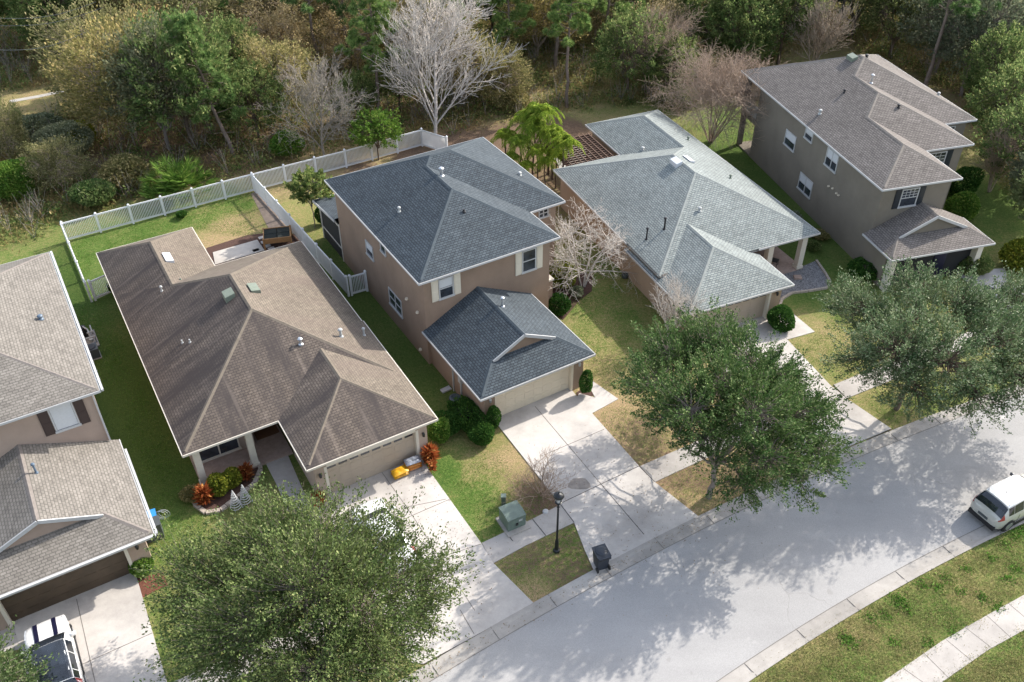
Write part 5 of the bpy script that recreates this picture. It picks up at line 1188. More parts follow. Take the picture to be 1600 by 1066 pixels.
# fallen leaves gathered on paving and along the gutter
rg = np.random.default_rng(77); q = []
while len(q) < 2600:
    k = rg.random()
    if k < .55: a = rg.uniform(R(97), R(128)); r_ = FR - .2 - abs(rg.normal(0, .35)); q.append((FC[0]+r_*math.cos(a), FC[1]+r_*math.sin(a), .062))
    elif k < .8: u, v = rg.normal(1010, 90), rg.normal(780, 60); q.append((*G2(u, v), .066))
    else: u, v = rg.normal(700, 60), rg.normal(820, 90); q.append((*G2(u, v), .066))
q = np.array(q); D = rg.normal(0, 1, (len(q), 3)); D[:, 2] *= .12; V, F = leaves(q, D, .06, .04, rg, 0); V[:, 2] = np.clip(V[:, 2], .06, .09)
tag(np_mesh('fallen_leaves', V, F, foliage('leaf_litter', (0.16, 0.09, 0.04), (0.24, 0.15, 0.06), (0.10, 0.06, 0.03), .1)), 'small dry oak leaves scattered on paving and gutter', kind='stuff')

# ------------------------------------------------------------------ fences
def fence(name, pts, label, H=1.5, picket=True, panel=2.42, skip_last=False):
    P = [Vector((x, y, 0)) for x, y in pts]; root = empty(name, P[0], 0, label, 'fence'); o = P[0]
    postm = MB(); postm.box(-.065, .065, -.065, .065, 0, H+.08); postm.face([(-.085,-.085,H+.08),(.085,-.085,H+.08),(0,0,H+.2)]); postm.face([(.085,-.085,H+.08),(.085,.085,H+.08),(0,0,H+.2)]); postm.face([(.085,.085,H+.08),(-.085,.085,H+.08),(0,0,H+.2)]); postm.face([(-.085,.085,H+.08),(-.085,-.085,H+.08),(0,0,H+.2)])
    first = None
    def post(p, a):
        nonlocal first
        if first is None: first = postm.build('post', M['vinyl'], root); q = first
        else: q = first.copy(); COL.objects.link(q); q.parent = root
        q.location = p - o; q.rotation_euler.z = a
    for i in range(len(P)-1):
        a, b = P[i], P[i+1]; L = (b-a).length; n = max(1, round(L/panel)); d = (b-a).normalized(); ang = math.atan2(d.y, d.x)
        for k in range(n):
            p = a + (b-a)*k/n; q = a + (b-a)*(k+1)/n; post(p, ang); m = MB(); l = (q-p).length; s, t = p-o, q-o
            z = Vector((0, 0, 1))
            m.bar(s+z*.16, t+z*.16, .05, .14); m.bar(s+z*(H-.05), t+z*(H-.05), .055, .10); pass
            if picket:
                c = int(l/.105)
                for j in range(1, c): w_ = s + (t-s)*j/c; m.bar(w_+z*.2, w_+z*(H-.09), .097, .03, up=(d.x, d.y, 0))
            m.build('picket_panel', M['vinyl'], root)
        if i == len(P)-2 and not skip_last: post(b, ang)
    return root
B0, B1, B2, B3, B4 = [G2(*p) for p in ((106,377),(398.5,299),(541.5,262),(660,228.5),(699,241))]
fence('picket_fence', [B0, B1, B2, B3, B4], 'long white picket fence along the back of the gardens before the wood')
D0, D1 = G2(401, 297), G2(545, 463)
fence('picket_fence', [(B1[0]+.35*(D1[0]-B1[0])/17, B1[1]+.35*(D1[1]-B1[1])/17), D1], 'white fence dividing the brown and slate house gardens')
fence('picket_fence', [(D1[0]+.2, D1[1]+.08), G2(574, 455)], 'short white gate panel joining the slate house wall')
L0 = G2(143.5, 471.6)
fence('picket_fence', [(B0[0]+.1, B0[1]-.25), L0], 'white fence down the left side of the brown house garden')
fence('picket_fence', [(L0[0]+.2, L0[1]+.14), G2(178, 457)], 'short white cross fence meeting the brown house wall')

# ------------------------------------------------------------------ street things
p = survey(869.5, 861); root = empty('street_lamp', p, 0, 'black lamp post with round glass head on the verge', 'street lamp')
m = MB(); m.lathe([(.16, 0), (.16, .1), (.10, .16), (.085, .75), (.06, .85)], n=16); m.tube([(0, 0, .8), (0, 0, 3.35)], [.055, .045], 12); m.lathe([(.05, 3.1), (.075, 3.14), (.05, 3.18)], n=12); m.build('post', M['lamp_black'], root)
m = MB(); m.lathe([(.05, 3.35), (.14, 3.42), (.17, 3.47), (.11, 3.50)], n=16)
for k in range(6): a = k*math.pi/3; m.bar((.11*math.cos(a), .11*math.sin(a), 3.45), (.22*math.cos(a), .22*math.sin(a), 3.84), .02, .02)
m.lathe([(.24, 3.84), (.255, 3.88), (.20, 3.93)], n=16); m.build('lantern_frame', M['lamp_black'], root)
m = MB(); m.lathe([(.10, 3.48), (.20, 3.83), (.17, 3.85)], n=16); m.build('lamp_glass', M['clear'], root)
m = MB(); m.lathe([(.25, 3.885), (.22, 3.96), (.12, 4.03), (.04, 4.06), (.03, 4.14), (.01, 4.16)], n=16); m.build('lamp_cap', M['lamp_black'], root)

p = survey(938, 884); root = empty('trash_bin', p, R(200), 'dark wheeled refuse bin standing at the kerb', 'bin')
m = MB()
prof = [(.24, .27, .03), (.27, .30, .5), (.30, .34, .98)]
for (a, b, z0), (c, d, z1) in zip(prof, prof[1:]):
    for q in (((-a,-b),(a,-b),(c,-d),(-c,-d)), ((a,-b),(a,b),(c,d),(c,-d)), ((a,b),(-a,b),(-c,d),(c,d)), ((-a,b),(-a,-b),(-c,-d),(-c,d))): m.face([(*q[0], z0), (*q[1], z0), (*q[2], z1), (*q[3], z1)])
m.face([(-.24,.27,.03),(.24,.27,.03),(.24,-.27,.03),(-.24,-.27,.03)]); m.box(-.33, .33, -.37, .37, .96, 1.01); m.box(-.33, -.29, .0, .0, 0, 0); m.build('body', M['bin'], root)
m = MB(); m.box(-.34, .34, -.38, .36, 1.012, 1.05); m.lathe([(.30, 1.05), (.27, 1.10), (.15, 1.135), (.01, 1.14)], (0, -.02, 0), 20); m.box(-.3, .3, .36, .44, 1.0, 1.04); m.build('lid', M['bin'], root, bevel=.015)
m = MB(); m.tube([(-.26, .46, .98), (.26, .46, .98)], .02, 8); m.box(-.28, -.24, .34, .47, .94, 1.0); m.box(.24, .28, .34, .47, .94, 1.0); m.build('handle', M['black'], root)
for sx in (-1, 1):
    m = MB(); m.tube([(sx*.27, .30, .14), (sx*.33, .30, .14)], .14, 16); m.build('wheel', M['rubber'], root)

p = survey(801, 818); root = empty('transformer_box', p, R(28), 'green utility transformer cabinet on its concrete pad in the lawn', 'utility box')
m = MB(); m.box(-.62, .62, -.72, .62, 0, .12); m.build('pad', M['concrete_old'], root)
m = MB(); m.box(-.48, .48, -.45, .5, .12, .88); m.face([(-.5,-.47,.885),(.5,-.47,.885),(.5,-.1,.96),(-.5,-.1,.96)]); m.face([(-.5,-.1,.96),(.5,-.1,.96),(.5,.52,.94),(-.5,.52,.94)]); m.face([(-.5,-.47,.80),(.5,-.47,.80),(.5,-.47,.885),(-.5,-.47,.885)])
m.face([(.5,-.47,.8),(.5,.52,.8),(.5,.52,.94),(.5,-.1,.96),(.5,-.47,.885)]); m.face([(-.5,.52,.8),(-.5,-.47,.8),(-.5,-.47,.885),(-.5,-.1,.96),(-.5,.52,.94)]); m.build('cabinet', M['green_box'], root, bevel=.012)
m = MB(); m.box(-.06, .06, -.49, -.45, .35, .5); m.build('latch', M['lamp_black'], root); m = MB(); m.box(.1, .3, -.462, -.45, .55, .68); m.build('label_plate', M['pipe_white'], root)
p = survey(787, 789); m = MB(); m.box(-.11, .11, -.11, .11, 0, .62); m.box(-.13, .13, -.13, .13, .62, .7); o = m.build('cable_pedestal', M['green_box'], bevel=.02); o.location = p; tag(o, 'small green cable pedestal behind the transformer cabinet', 'utility box')
p = survey(852.5, 800); m = MB(); m.lathe([(.15, .0), (.15, .06), (.09, .09), (.02, .095)], n=16); o = m.build('drain_cap', M['white']); o.location = p; tag(o, 'round white cap at the pavement edge by the lamp post', 'cap')
p = survey(697, 610); m = MB(); m.box(-.3, .3, -.16, .16, .02, .08); m.box(-.3, .3, -.16, -.12, .08, .12); m.box(-.3, .3, .12, .16, .08, .12); o = m.build('splash_block', M['white']); o.location = p; o.rotation_euler.z = R(35); tag(o, 'white splash block lying on the grass by the slate house wall', 'splash block')
p = survey(712, 640); root = empty('compost_bin', p, 0, 'black round compost bin against the slate house garage wall', 'bin'); m = MB(); m.lathe([(.42, 0), (.40, .5), (.34, .85), (.30, .88)], n=18); m.build('body', M['black'], root)
m = MB(); m.lathe([(.31, .885), (.32, .93), (.22, .95), (.20, .90)], n=18); m.build('rim', M['bin_grey'], root)
p = survey(728, 655); m = MB(); m.box(-.45, .45, -.35, .35, 0, .7); m.box(-.4, .4, -.3, .3, .7, .76); m.lathe([(.26, .76), (.26, .79), (.05, .8)], n=14); o = m.build('air_conditioner', M['black'], bevel=.02); o.location = p; o.rotation_euler.z = R(30.8); tag(o, 'black air conditioning unit behind the hedge', 'air conditioner')

# side yard of the far left house
p = survey(243, 838); root = empty('trash_bin', p, R(25), 'grey bin with a dark front tucked behind the far left garage corner', 'bin')
m = MB(); m.box(-.4, .4, -.3, .3, 0, .95); m.build('body', M['bin_grey'], root, bevel=.03); m = MB(); m.box(-.43, .43, -.33, .33, .955, 1.02); m.build('lid', M['bin_grey'], root, bevel=.02)
p = survey(240, 822); root = empty('storage_tub', p, R(25), 'bright blue plastic tub beside the far left garage', 'tub'); m = MB(); m.box(-.28, .28, -.22, .22, 0, .85); m.build('body', M['blue'], root, bevel=.03); m = MB(); m.box(-.31, .31, -.25, .25, .855, .9); m.build('lid', M['blue'], root)
p = survey(253, 812); m = MB()
for k in range(3): m.tube([(.28*math.cos(a*.4)+k*.08, .06*k, .32+.28*math.sin(a*.4)) for a in range(17)], .012, 5, False)
o = m.build('garden_hose', M['pipe_white']); o.location = p; tag(o, 'coiled pale hose next to the blue tub', 'hose')
p = survey(140, 532); root = empty('pool_pump', p, R(30), 'white and black pool pump equipment at the far left house wall', 'pump')
m = MB(); m.box(-.55, .45, -.9, .9, 0, .08); m.build('pad', M['concrete_old'], root)
m = MB(); m.lathe([(.2, .08), (.22, .5), (.2, .85), (.02, .95)], (-.15, .4, 0), 14); m.build('filter_tank', M['black'], root)
m = MB(); m.tube([(-.15, .4, .9), (.1, .1, .75), (.1, -.3, .75), (.1, -.5, .2)], .05, 8); m.tube([(.3, .5, .1), (.3, .5, .7), (.3, -.2, .7), (.0, -.2, .7)], .05, 8); m.tube([(.35, -.5, .1), (.35, -.5, .55), (-.2, -.5, .55)], .05, 8); m.lathe([(.13, .3), (.13, .5), (.02, .52)], (.1, -.6, 0), 10); m.build('pipework', M['pipe_white'], root)
p = survey(147, 557); root = empty('air_conditioner', p, R(30), 'dark air conditioner beside the far left house wall', 'air conditioner'); m = MB(); m.box(-.4, .4, -.4, .4, .0, .06); m.build('pad', M['concrete_old'], root); m = MB(); m.box(-.36, .36, -.36, .36, .06, .72); m.build('cabinet', M['bin_grey'], root, bevel=.02); m = MB(); m.lathe([(.28, .72), (.28, .76), (.06, .77)], n=16); m.build('fan_guard', M['black'], root)

# brown house garden
GB = [G2(*q) for q in ((309,770),(305,790),(322,803),(345,799),(372,778),(398,757),(408,735),(404,722),(380,735),(320,760))]
sheet('flower_bed', GB, 0.03, M['mulch'], 'mulch bed in front of the brown house porch')
m = MB()
for i in range(7):
    a, b = Vector((*GB[i], .07)), Vector((*GB[i+1], .07)); n = max(2, int((b-a).length/.34))
    for k in range(n): q, r_ = a+(b-a)*(k+.06)/n, a+(b-a)*(k+.94)/n; m.bar(q, r_, .22, .15)
tag(m.build('bed_edging', M['edging'], bevel=.03), 'curved stone edging around the porch flower bed', 'edging')
m = MB()
E2 = [G2(*q) for q in ((499,824),(506,808),(518,792),(532,779))]
for i in range(3):
    a, b = Vector((*E2[i], .07)), Vector((*E2[i+1], .07)); n = max(2, int((b-a).length/.34))
    for k in range(n): q, r_ = a+(b-a)*(k+.06)/n, a+(b-a)*(k+.94)/n; m.bar(q, r_, .22, .15)
tag(m.build('bed_edging', M['edging'], bevel=.03), 'short run of stone edging beside the brown house driveway', 'edging')
def spiral(u, v, label):
    m = MB(); n = 9*16; pts_ = [((.30*(1-i/n)+.01)*math.cos(i*2*math.pi/16), (.30*(1-i/n)+.01)*math.sin(i*2*math.pi/16), .05+1.25*i/n) for i in range(n+1)]
    m.tube(pts_, .022, 5); 
    for k in range(4): a = k*math.pi/2; m.tube([(.3*math.cos(a), .3*math.sin(a), 0), (0, 0, 1.32)], .01, 4)
    o = m.build('spiral_tree', M['white']); o.location = survey(u, v); tag(o, label, 'ornament', 'spiral garden ornaments')
spiral(370, 794, 'larger white wire spiral tree on the lawn, left of the pair'); spiral(385, 785, 'right-hand white wire spiral tree on the lawn')
SB = [G2(*q) for q in ((322,388),(385,368),(435,362),(470,368),(475,395),(330,425))]
sheet('mulch_bed', SB, 0.015, M['mulch'], 'dark mulch behind the brown house')
sheet('patio', [h1.wpt(*q)[:2] for q in ((6.9,20.3),(10.4,20.3),(10.4,21.9),(7.2,21.9))], 0.06, M['patio'], 'small pale slab patio in the mulch')
for (u, v) in ((400,392),(409,372),(413,379),(418,385),(424,389)):
    c = h1.loc(survey(u, v)); m = MB(); m.box(c.x-.22, c.x+.22, c.y-.16, c.y+.16, 0, .06); o = m.build('stepping_stone', M['concrete']); o.location = (h1.x, h1.y, 0); o.rotation_euler.z = h1.t; tag(o, 'pale square stepping stone in the mulch', 'stepping stone', 'stepping stones')
p = Vector((-16.55, 55.35, 0)); root = empty('raised_planter', p, R(12), 'timber raised planter with dark soil by the dividing fence', 'planter')
m = MB()
m.box(-.95, .95, -.75, -.69, .45, .85); m.box(-.95, .95, .69, .75, .45, .85); m.box(-.95, -.89, -.69, .69, .45, .85); m.box(.89, .95, -.69, .69, .45, .85); m.build('box', M['wood'], root)
for sx in (-1, 1):
    for sy in (-1, 1): m = MB(); m.box(sx*.93-.06, sx*.93+.06, sy*.73-.06, sy*.73+.06, 0, .88); m.build('leg', M['wood'], root)
m = MB(); m.box(-.89, -.02, -.69, -.02, .5, .80); m.box(.02, .89, -.69, -.02, .5, .80); m.box(-.89, -.02, .02, .69, .5, .80); m.box(.02, .89, .02, .69, .5, .80); m.build('soil', M['soil'], root)
for a, b, c, d, e, f in ((450,300,400,322,0,0),(418,316,440,356,0,0),(412,345,432,336,0,0)): pass

# bags by the garage
def bag(name, loc, rz, mat, label, L=.75, W=.45, H=.22, group=None):
    bm = MB(); n = 12; k = 8
    for i in range(n):
        for j in range(k):
            pass
    V = []; F = []
    for i in range(n+1):
        for j in range(k+1):
            x = -1+2*i/n; y = -1+2*j/k; z = (1-x**4)*(1-y**4)
            V.append((x*L/2, y*W/2, H/2 + z*H/2*.9 + .02*math.sin(7*x+3*y)*z)); 
    base = len(V)
    for i in range(n+1):
        for j in range(k+1):
            x = -1+2*i/n; y = -1+2*j/k; z = (1-x**4)*(1-y**4); V.append((x*L/2, y*W/2, H/2 - z*H/2*.95))
    for i in range(n):
        for j in range(k):
            a = i*(k+1)+j; F.append((a, a+k+1, a+k+2, a+1)); F.append((base+a, base+a+1, base+a+k+2, base+a+k+1))
    me = bpy.data.meshes.new(name); me.from_pydata(V, [], F); me.materials.append(M[mat]); me.polygons.foreach_set('use_smooth', [True]*len(F)); o = bpy.data.objects.new(name, me); COL.objects.link(o)
    o.location = loc; o.rotation_euler.z = rz; return tag(o, label, 'bag', group)
bx = h1.t
c1 = h1.wpt(9.55, -4.0, 0); c2 = h1.wpt(10.35, -3.85, 0)
for i in range(2): bag('soil_bag', c1 + Vector((0, 0, .047+.2*i)), bx + .05*i, 'bag_yellow', f'yellow soil bag, {("bottom", "top")[i]} of the left pile at the brown garage door', .85, .55, .22, 'bags at the garage door')
for i in range(3): bag('soil_bag', c2 + Vector((0, 0, .047+.2*i)), bx - .04*i, ('bag_orange', 'bag_orange', 'bag_grey')[i], ('orange soil bag at the bottom of the right pile', 'orange soil bag in the middle of the right pile', 'silver and navy printed bag on top of the right pile')[i], .85, .55, .22, 'bags at the garage door')

# silver house: gravel bed, chair, pergola
GR = [G2(*q) for q in ((1220,424),(1246,420),(1275,408),(1289,428),(1297,442),(1292,451),(1262,456),(1237,459),(1222,468),(1218,480),(1208,478))]
sheet('gravel_bed', GR, 0.03, M['gravel'], 'grey gravel bed at the corner porch')
m = MB()
EG = GR[2:10]
for i in range(len(EG)-1):
    a, b = Vector((*EG[i], .06)), Vector((*EG[i+1], .06)); n = max(1, int((b-a).length/.4))
    for k in range(n): q, r_ = a+(b-a)*(k+.03)/n, a+(b-a)*(k+.97)/n; m.bar(q, r_, .16, .14)
tag(m.build('bed_edging', M['edging'], bevel=.02), 'curved kerb edging around the gravel bed', 'edging')
m = MB(); m.box(-.25, .25, -.2, .2, 0, .12); o = m.build('stepping_stone', M['paver']); o.location = survey(1246, 435) + Vector((0, 0, .03)); tag(o, 'single tan stone lying in the gravel bed', 'stone')
q = h3.wpt(10.1, 1.3, .1); root = empty('porch_chair', q, R(60), 'dark metal chair on the corner porch', 'chair')
m = MB(); m.box(-.24, .24, -.24, .24, .42, .46); m.build('seat', M['black'], root); m = MB()
for i in range(5): m.bar((-.22+i*.11, .24, .46), (-.22+i*.11, .30, .95), .025, .025)
m.bar((-.24, .3, .95), (.24, .3, .95), .04, .04); m.build('backrest', M['black'], root)
for sx in (-1, 1):
    for sy in (-1, 1): m = MB(); m.bar((sx*.22, sy*.22, 0), (sx*.22, sy*.22, .42), .03, .03); m.build('leg', M['black'], root)
# pergola behind the silver house, on its roof-line
root = empty('pergola', h3.wpt(0, 0, 0), h3.t, 'brown timber pergola lattice between the silver house wings', 'pergola')
px0, px1, py0, py1 = 1.6, 5.3, 15.5, 19.6; zt = 2.55
m = MB()
for yy in (py0+.2, py1-.2): m.box(px0-.2, px1+.1, yy-.06, yy+.06, zt-.22, zt)
m.box(px0, px0+.1, py0, py1, zt-.24, zt-.02); m.box(px1-.1, px1, py0, py1, zt-.24, zt-.02)
m.build('beam', M['pergola'], root)
m = MB()
for i in range(13): y = py0 + .1 + i*(py1-py0-.2)/12; m.box(px0-.3, px1+.1, y-.025, y+.025, zt+.002, zt+.14)
m.build('rafter', M['pergola'], root); m = MB()
for i in range(9): x = px0 + .1 + i*(px1-px0-.2)/8; m.box(x-.03, x+.03, py0-.1, py1+.1, zt+.142, zt+.19)
m.build('lath', M['pergola'], root)
for x in (px0+.1, px1-.15):
    for y in (py0+.2, py1-.2): m = MB(); m.box(x-.07, x+.07, y-.07, y+.07, 0, zt-.23); m.build('post', M['pergola'], root)
sheet('mulch_bed', [h2.wpt(*q)[:2] for q in ((7.75,-6.2),(8.35,-6.1),(8.4,-4.2),(7.4,-4.2))][:0] or [G2(*q) for q in ((900,614),(917,604),(930,612),(927,618),(908,630))], 0.03, M['mulch'], 'mulch square around the right columnar shrub')
sheet('mulch_bed', [G2(*q) for q in ((212,905),(255,895),(262,915),(240,925),(222,935))], 0.03, M['mulch_red'], 'red mulch beside the brown garage door')
sheet('mulch_bed', [G2(*q) for q in ((-30,940),(22,925),(27,958),(0,975),(-40,990))], 0.03, M['mulch_red'], 'red mulch left of the far left driveway')
sheet('mulch_bed', [G2(*q) for q in ((862,452),(893,420),(925,430),(925,455),(905,470),(880,500),(866,490))], 0.02, M['mulch'], 'mulch bed under the large leafless tree')
sheet('track', [G2(*q) for q in ((15,157),(60,149),(100,141),(101,144),(60,153),(15,161))], 0.02, M['patio'], 'pale footpath crossing the clearing')

# ------------------------------------------------------------------ cars
def car(name, loc, heading, label, L=4.55, W=1.84, H=1.66, paint='car_pearl', style='suv', roofc=None, stripes=False):
    """x forward from the rear bumper (0) to the nose (L)"""
    root = empty(name, loc, heading, label, 'car')
    if style == 'suv':   # x, half width, bottom z, belt z, roof half width, roof z
        ST = [(0.0,.54,.42,.70,.48,.74),(.05,.70,.36,.84,.62,.90),(.14,.82,.30,.98,.74,1.03),(.36,.89,.26,1.04,.71,1.33),(.60,.91,.25,1.06,.66,1.57),(.95,.92,.25,1.06,.68,1.66),(1.6,.92,.25,1.05,.67,1.69),(2.3,.92,.25,1.03,.66,1.67),(2.75,.92,.25,1.02,.63,1.58),(3.35,.91,.25,1.00,.66,1.16),(3.6,.90,.25,.97,.74,1.04),(4.1,.87,.28,.88,.66,.93),(4.4,.80,.34,.74,.58,.80),(4.55,.62,.42,.60,.45,.64)]
        rear, front = (2, 4), (8, 9); sides = [(4, 5), (5, 6), (6, 7), (7, 8)]
    elif style == 'mini':
        ST = [(0.0,.64,.40,.66,.58,.70),(.06,.78,.34,.86,.68,.92),(.16,.82,.28,.96,.68,1.04),(.36,.84,.22,.99,.60,1.34),(.7,.84,.2,1.0,.60,1.40),(1.5,.84,.2,.98,.60,1.42),(2.1,.84,.2,.96,.58,1.38),(2.62,.84,.2,.94,.62,1.04),(2.85,.83,.2,.92,.66,.97),(3.3,.80,.24,.86,.62,.92),(3.6,.76,.3,.76,.54,.82),(3.75,.60,.38,.60,.42,.64)]
        rear, front = (2, 3), (6, 7); sides = [(3, 4), (4, 5), (5, 6)]
    else:
        ST = [(0.0,.66,.40,.66,.60,.72),(.06,.82,.34,.86,.74,.92),(.2,.88,.27,.94,.76,1.0),(.75,.90,.22,.97,.66,1.06),(1.45,.90,.2,.97,.58,1.36),(1.9,.90,.2,.96,.60,1.43),(2.6,.90,.2,.94,.60,1.42),(2.9,.90,.2,.93,.58,1.36),(3.55,.89,.2,.91,.66,.98),(3.8,.88,.2,.89,.68,.93),(4.3,.84,.24,.80,.62,.86),(4.5,.78,.3,.70,.56,.76),(4.62,.60,.38,.56,.42,.60)]
        rear, front = (3, 4), (7, 8); sides = [(4, 5), (5, 6), (6, 7)]
    sx = L/ST[-1][0]; sw = W/2/.92 if style != 'mini' else W/2/.84
    def ring(s):
        x, hw, zb, be, rw_, zr = s; x *= sx; hw *= sw; rw_ *= sw
        half = [(hw*.86, zb), (hw*.98, zb+.10), (hw, zb+(be-zb)*.5), (hw*.985, zb+(be-zb)*.86), (hw*.95, be), (rw_+.025, zr-.075 if zr-be > .2 else zr-(zr-be)*.5), (rw_*.90, zr-.018), (rw_*.5, zr+.012), (0, zr+.02)]
        return [Vector((x, -y, z)) for y, z in half] + [Vector((x, y, z)) for y, z in half[-2::-1]]
    RG = [ring(s) for s in ST]; nr = len(RG[0]); V = [v for r_ in RG for v in r_]; F = []
    for i in range(len(RG)-1):
        for j in range(nr-1): F.append((i*nr+j, (i+1)*nr+j, (i+1)*nr+j+1, i*nr+j+1))
        F.append((i*nr+nr-1, (i+1)*nr+nr-1, (i+1)*nr, i*nr))
    F.append(tuple(range(nr))); F.append(tuple((len(RG)-1)*nr+k for k in range(nr))[::-1])
    me = bpy.data.meshes.new('body'); me.from_pydata([tuple(v) for v in V], [], F); me.materials.append(M[paint])
    me.polygons.foreach_set('use_smooth', [len(f) == 4 for f in F]); body = bpy.data.objects.new('body', me); COL.objects.link(body); body.parent = root
    import bmesh
    b = bmesh.new(); b.from_mesh(me); bmesh.ops.recalc_face_normals(b, faces=b.faces); b.to_mesh(me); b.free()
    def patch(nm, quads, mat, off=.012, inset=.06):
        m = MB()
        for (i, j, i2, j2) in quads:
            A, B, C, D = RG[i][j], RG[i2][j], RG[i2][j2], RG[i][j2]; c = (A+B+C+D)/4
            n = (B-A).cross(D-A).normalized()
            if n.dot(c - Vector((c.x, 0, .8))) < 0: n = -n
            m.face([p_ + n*off for p_ in (A, B, C, D)])
        return m.build(nm, M[mat], root)
    def glass(nm, i0, i1, j0, j1, fa=.08, fb=.92, ga=.06, gb=.94, mat='car_glass', off=.01, n=6):
        m = MB()
        def pt_(u, w_):
            jj = j0 + (j1-j0)*w_; k = min(int(jj), nr-2); t = jj-k
            ii = i0 + (i1-i0)*u; i_ = min(int(ii), len(RG)-2); s = ii - i_
            a = RG[i_][k].lerp(RG[i_][k+1], t); b_ = RG[i_+1][k].lerp(RG[i_+1][k+1], t); return a.lerp(b_, s)
        us = [fa+(fb-fa)*q/4 for q in range(5)]; ws = [ga+(gb-ga)*q/(n*2) for q in range(n*2+1)]
        for a in range(4):
            for c in range(len(ws)-1):
                A, B, C, D = pt_(us[a], ws[c]), pt_(us[a+1], ws[c]), pt_(us[a+1], ws[c+1]), pt_(us[a], ws[c+1]); nn = (B-A).cross(D-A).normalized(); cc = (A+B+C+D)/4
                if nn.dot(cc - Vector((L/2, 0, .6))) < 0: nn = -nn
                m.face([q + nn*off for q in (A, B, C, D)])
        return m.build(nm, M[mat], root, smooth=True)
    glass('rear_window', rear[0], rear[1], 5, 11, .10, .92, .0, 1.0)
    glass('windscreen', front[0], front[1], 5, 11, .06, .97, .0, 1.0)
    for (a, b_) in sides:
        for (j0, j1) in ((4, 5), (11, 12)): glass('side_window', a, b_, j0, j1, .03, .97, .10, .96, n=2)
    if roofc: glass('roof_panel', sides[0][0], sides[-1][1], 5, 11, .0, 1.0, .05, .95, roofc, .014)
    # wheels
    wr = .36 if style == 'suv' else .31
    for x in (L*.185, L*.80):
        for s_ in (-1, 1):
            y = s_*(W/2+.005); m = MB(); m.tube([(x, y-s_*.22, wr), (x, y+s_*.015, wr)], wr, 24); t = m.build('wheel', M['rubber'], root)
            m = MB(); m.tube([(x, y+s_*.012, wr), (x, y+s_*.03, wr)], wr*.62, 20)
            m.build('rim', M['alloy'], t)
            m = MB(); m.tube([(x, y-s_*.1, wr), (x, y-s_*.008, wr)], wr*1.16, 24); m.build('wheel_arch', M['black'], root)
    # bumpers, sills, lamps, plate, mirrors
    m = MB(); m.box(-.04, .25, -W/2*.80, W/2*.80, .27, .50); m.box(L-.22, L+.03, -W/2*.74, W/2*.74, .28, .42)
    for s_ in (-1, 1): m.box(L*.27, L*.72, min(s_*W/2-.03, s_*W/2+.012), max(s_*W/2-.03, s_*W/2+.012), .22, .40)
    m.build('bumper', M['black'], root, bevel=.03)
    for s_ in (-1, 1):
        m = MB(); jj = (2.7, 5) if s_ < 0 else (11, 13.3)
        glass('tail_lamp', 1, 3, (3.5 if s_ < 0 else 11), (5 if s_ < 0 else 12.5), .25, .98, .0, 1.0, 'red', .014, 3)
        glass('headlamp', len(RG)-4, len(RG)-2, jj[0], jj[1], .2, .9, .2, .85, 'clear', .014, 3)
        xm = ST[front[1]][0]*sx - .25; m = MB(); m.lathe([(.02,-.08),(.09,-.05),(.10,.05),(.02,.08)], (xm, s_*(W/2+.10), 1.04 if style == 'suv' else .98), 10); m.box(xm-.02, xm+.04, min(s_*W/2*.93, s_*(W/2+.08)), max(s_*W/2*.93, s_*(W/2+.08)), .97 if style == 'suv' else .91, 1.01 if style == 'suv' else .95); m.build('mirror', M['car_dark'] if style == 'suv' else M[paint], root)
    m = MB(); m.box(-.045, -.02, -.26, .26, .58, .70) if style != 'suv' else m.box(-.03, .06, -.27, .27, .60, .73); m.build('number_plate', M['bin_grey'] if style == 'suv' else M['pipe_white'], root)
    m = MB()
    for s_ in (-1, 1):
        a = RG[sides[0][0]][6 if s_ < 0 else 10]; b_ = RG[sides[-1][0]][6 if s_ < 0 else 10]
        m.bar(a+Vector((.1, 0, .05)), b_+Vector((.1, 0, .05)), .035, .035)
    if style == 'suv':
        m.build('roof_rail', M['alloy'], root)
        m = MB(); m.lathe([(.03, 0), (.02, .04), (.01, .1)], (1.15, 0, 1.68), 8); m.build('aerial', M['black'], root)
        m = MB(); m.bar((.31, 0, 1.26), (.35, .42, 1.27), .02, .02); m.build('wiper', M['black'], root)
    # shut lines
    m = MB()
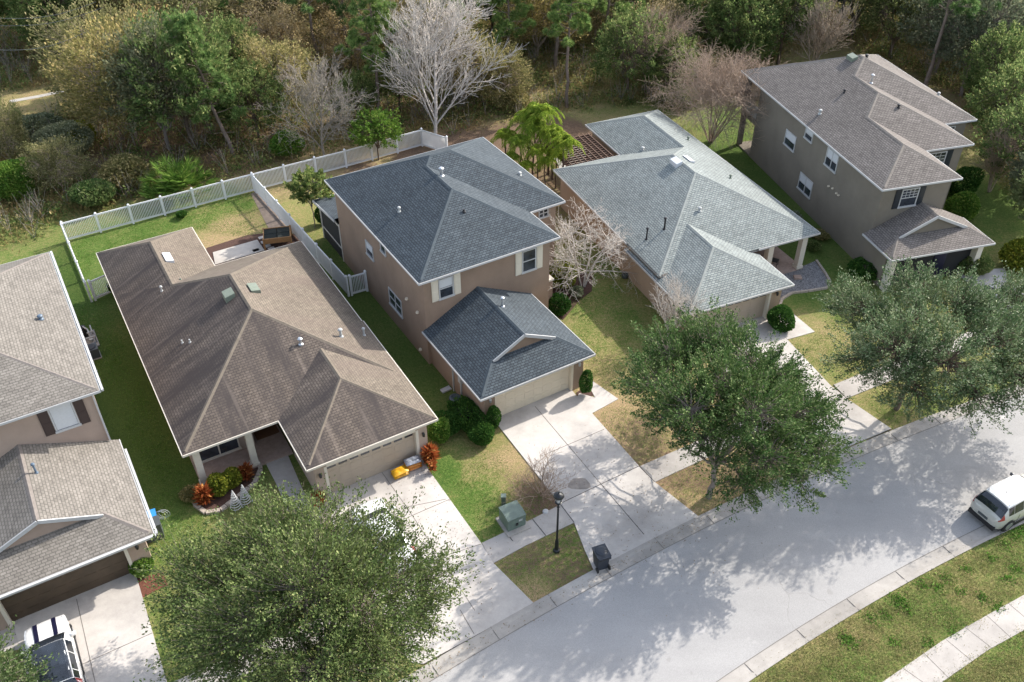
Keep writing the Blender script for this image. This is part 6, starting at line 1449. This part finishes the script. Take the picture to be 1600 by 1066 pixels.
    for x in (L*.30, L*.475, L*.655):
        for s_ in (-1, 1): m.box(x-.006, x+.006, s_*W/2*1.0-.004, s_*W/2*1.0+.004, .42, .95)
    m.build('door_seam', M['black'], root)
    if stripes:
        m = MB()
        for yy in (-.38, .38):
            for i in range(front[1], len(RG)-2):
                a, b_ = RG[i][8], RG[i+1][8]; m.face([(a.x, yy-.09, a.z+.004), (b_.x, yy-.09, b_.z+.004), (b_.x, yy+.09, b_.z+.004), (a.x, yy+.09, a.z+.004)])
        m.build('stripe', M['navy'], root)
    return root
rc = (survey(1508, 792, .75) + survey(1578, 829, .6)) / 2
hd = R(27.4); car('parked_suv', (22.82, 29.42, 0), hd, 'white SUV parked on the street against the near kerb', 4.55, 1.84, 1.66, 'car_pearl', 'suv', 'car_white')
c0 = h0.wpt(-5.05, -7.1, .05); d0 = h0.t + R(90)
def nose_at(p, heading, L): return Vector(p) - Vector((math.cos(heading), math.sin(heading), 0))*L
car('small_car', nose_at(h0.wpt(-5.3, -7.15, .046), d0, 4.4), d0, 'white car with two dark bonnet stripes on the far left driveway', 4.4, 1.86, 1.42, 'car_white', 'mini', 'car_glass', stripes=True)
car('parked_car', nose_at(h1.wpt(7.0, -5.35, .046), h1.t+R(90), 4.62), h1.t+R(90), 'white car mostly hidden under the left oak on the brown house driveway', 4.62, 1.84, 1.43, 'car_white', 'sedan')
car('parked_car', nose_at(survey(1519, 462) + Vector((0, 0, .046)), h4.t+R(92), 4.62), h4.t+R(92), 'dark car hidden behind the silvery oak on the right driveway', 4.62, 1.84, 1.43, 'car_dark', 'sedan')

# power lines over the left wood
m = MB()
for (a, b) in (((-12, 28, 12.0), (150, 3, 12.0)), ((-12, 40, 11.5), (160, 12, 11.5)), ((-12, 78, 11.0), (135, 50, 11.0))):
    p, q = survey(*a), survey(*b); m.tube([p.lerp(q, i/8) - Vector((0, 0, .5*math.sin(math.pi*i/8))) for i in range(9)], .018, 4)
tag(m.build('power_line', M['bin_grey']), 'thin overhead wires crossing the top left corner', 'power line')
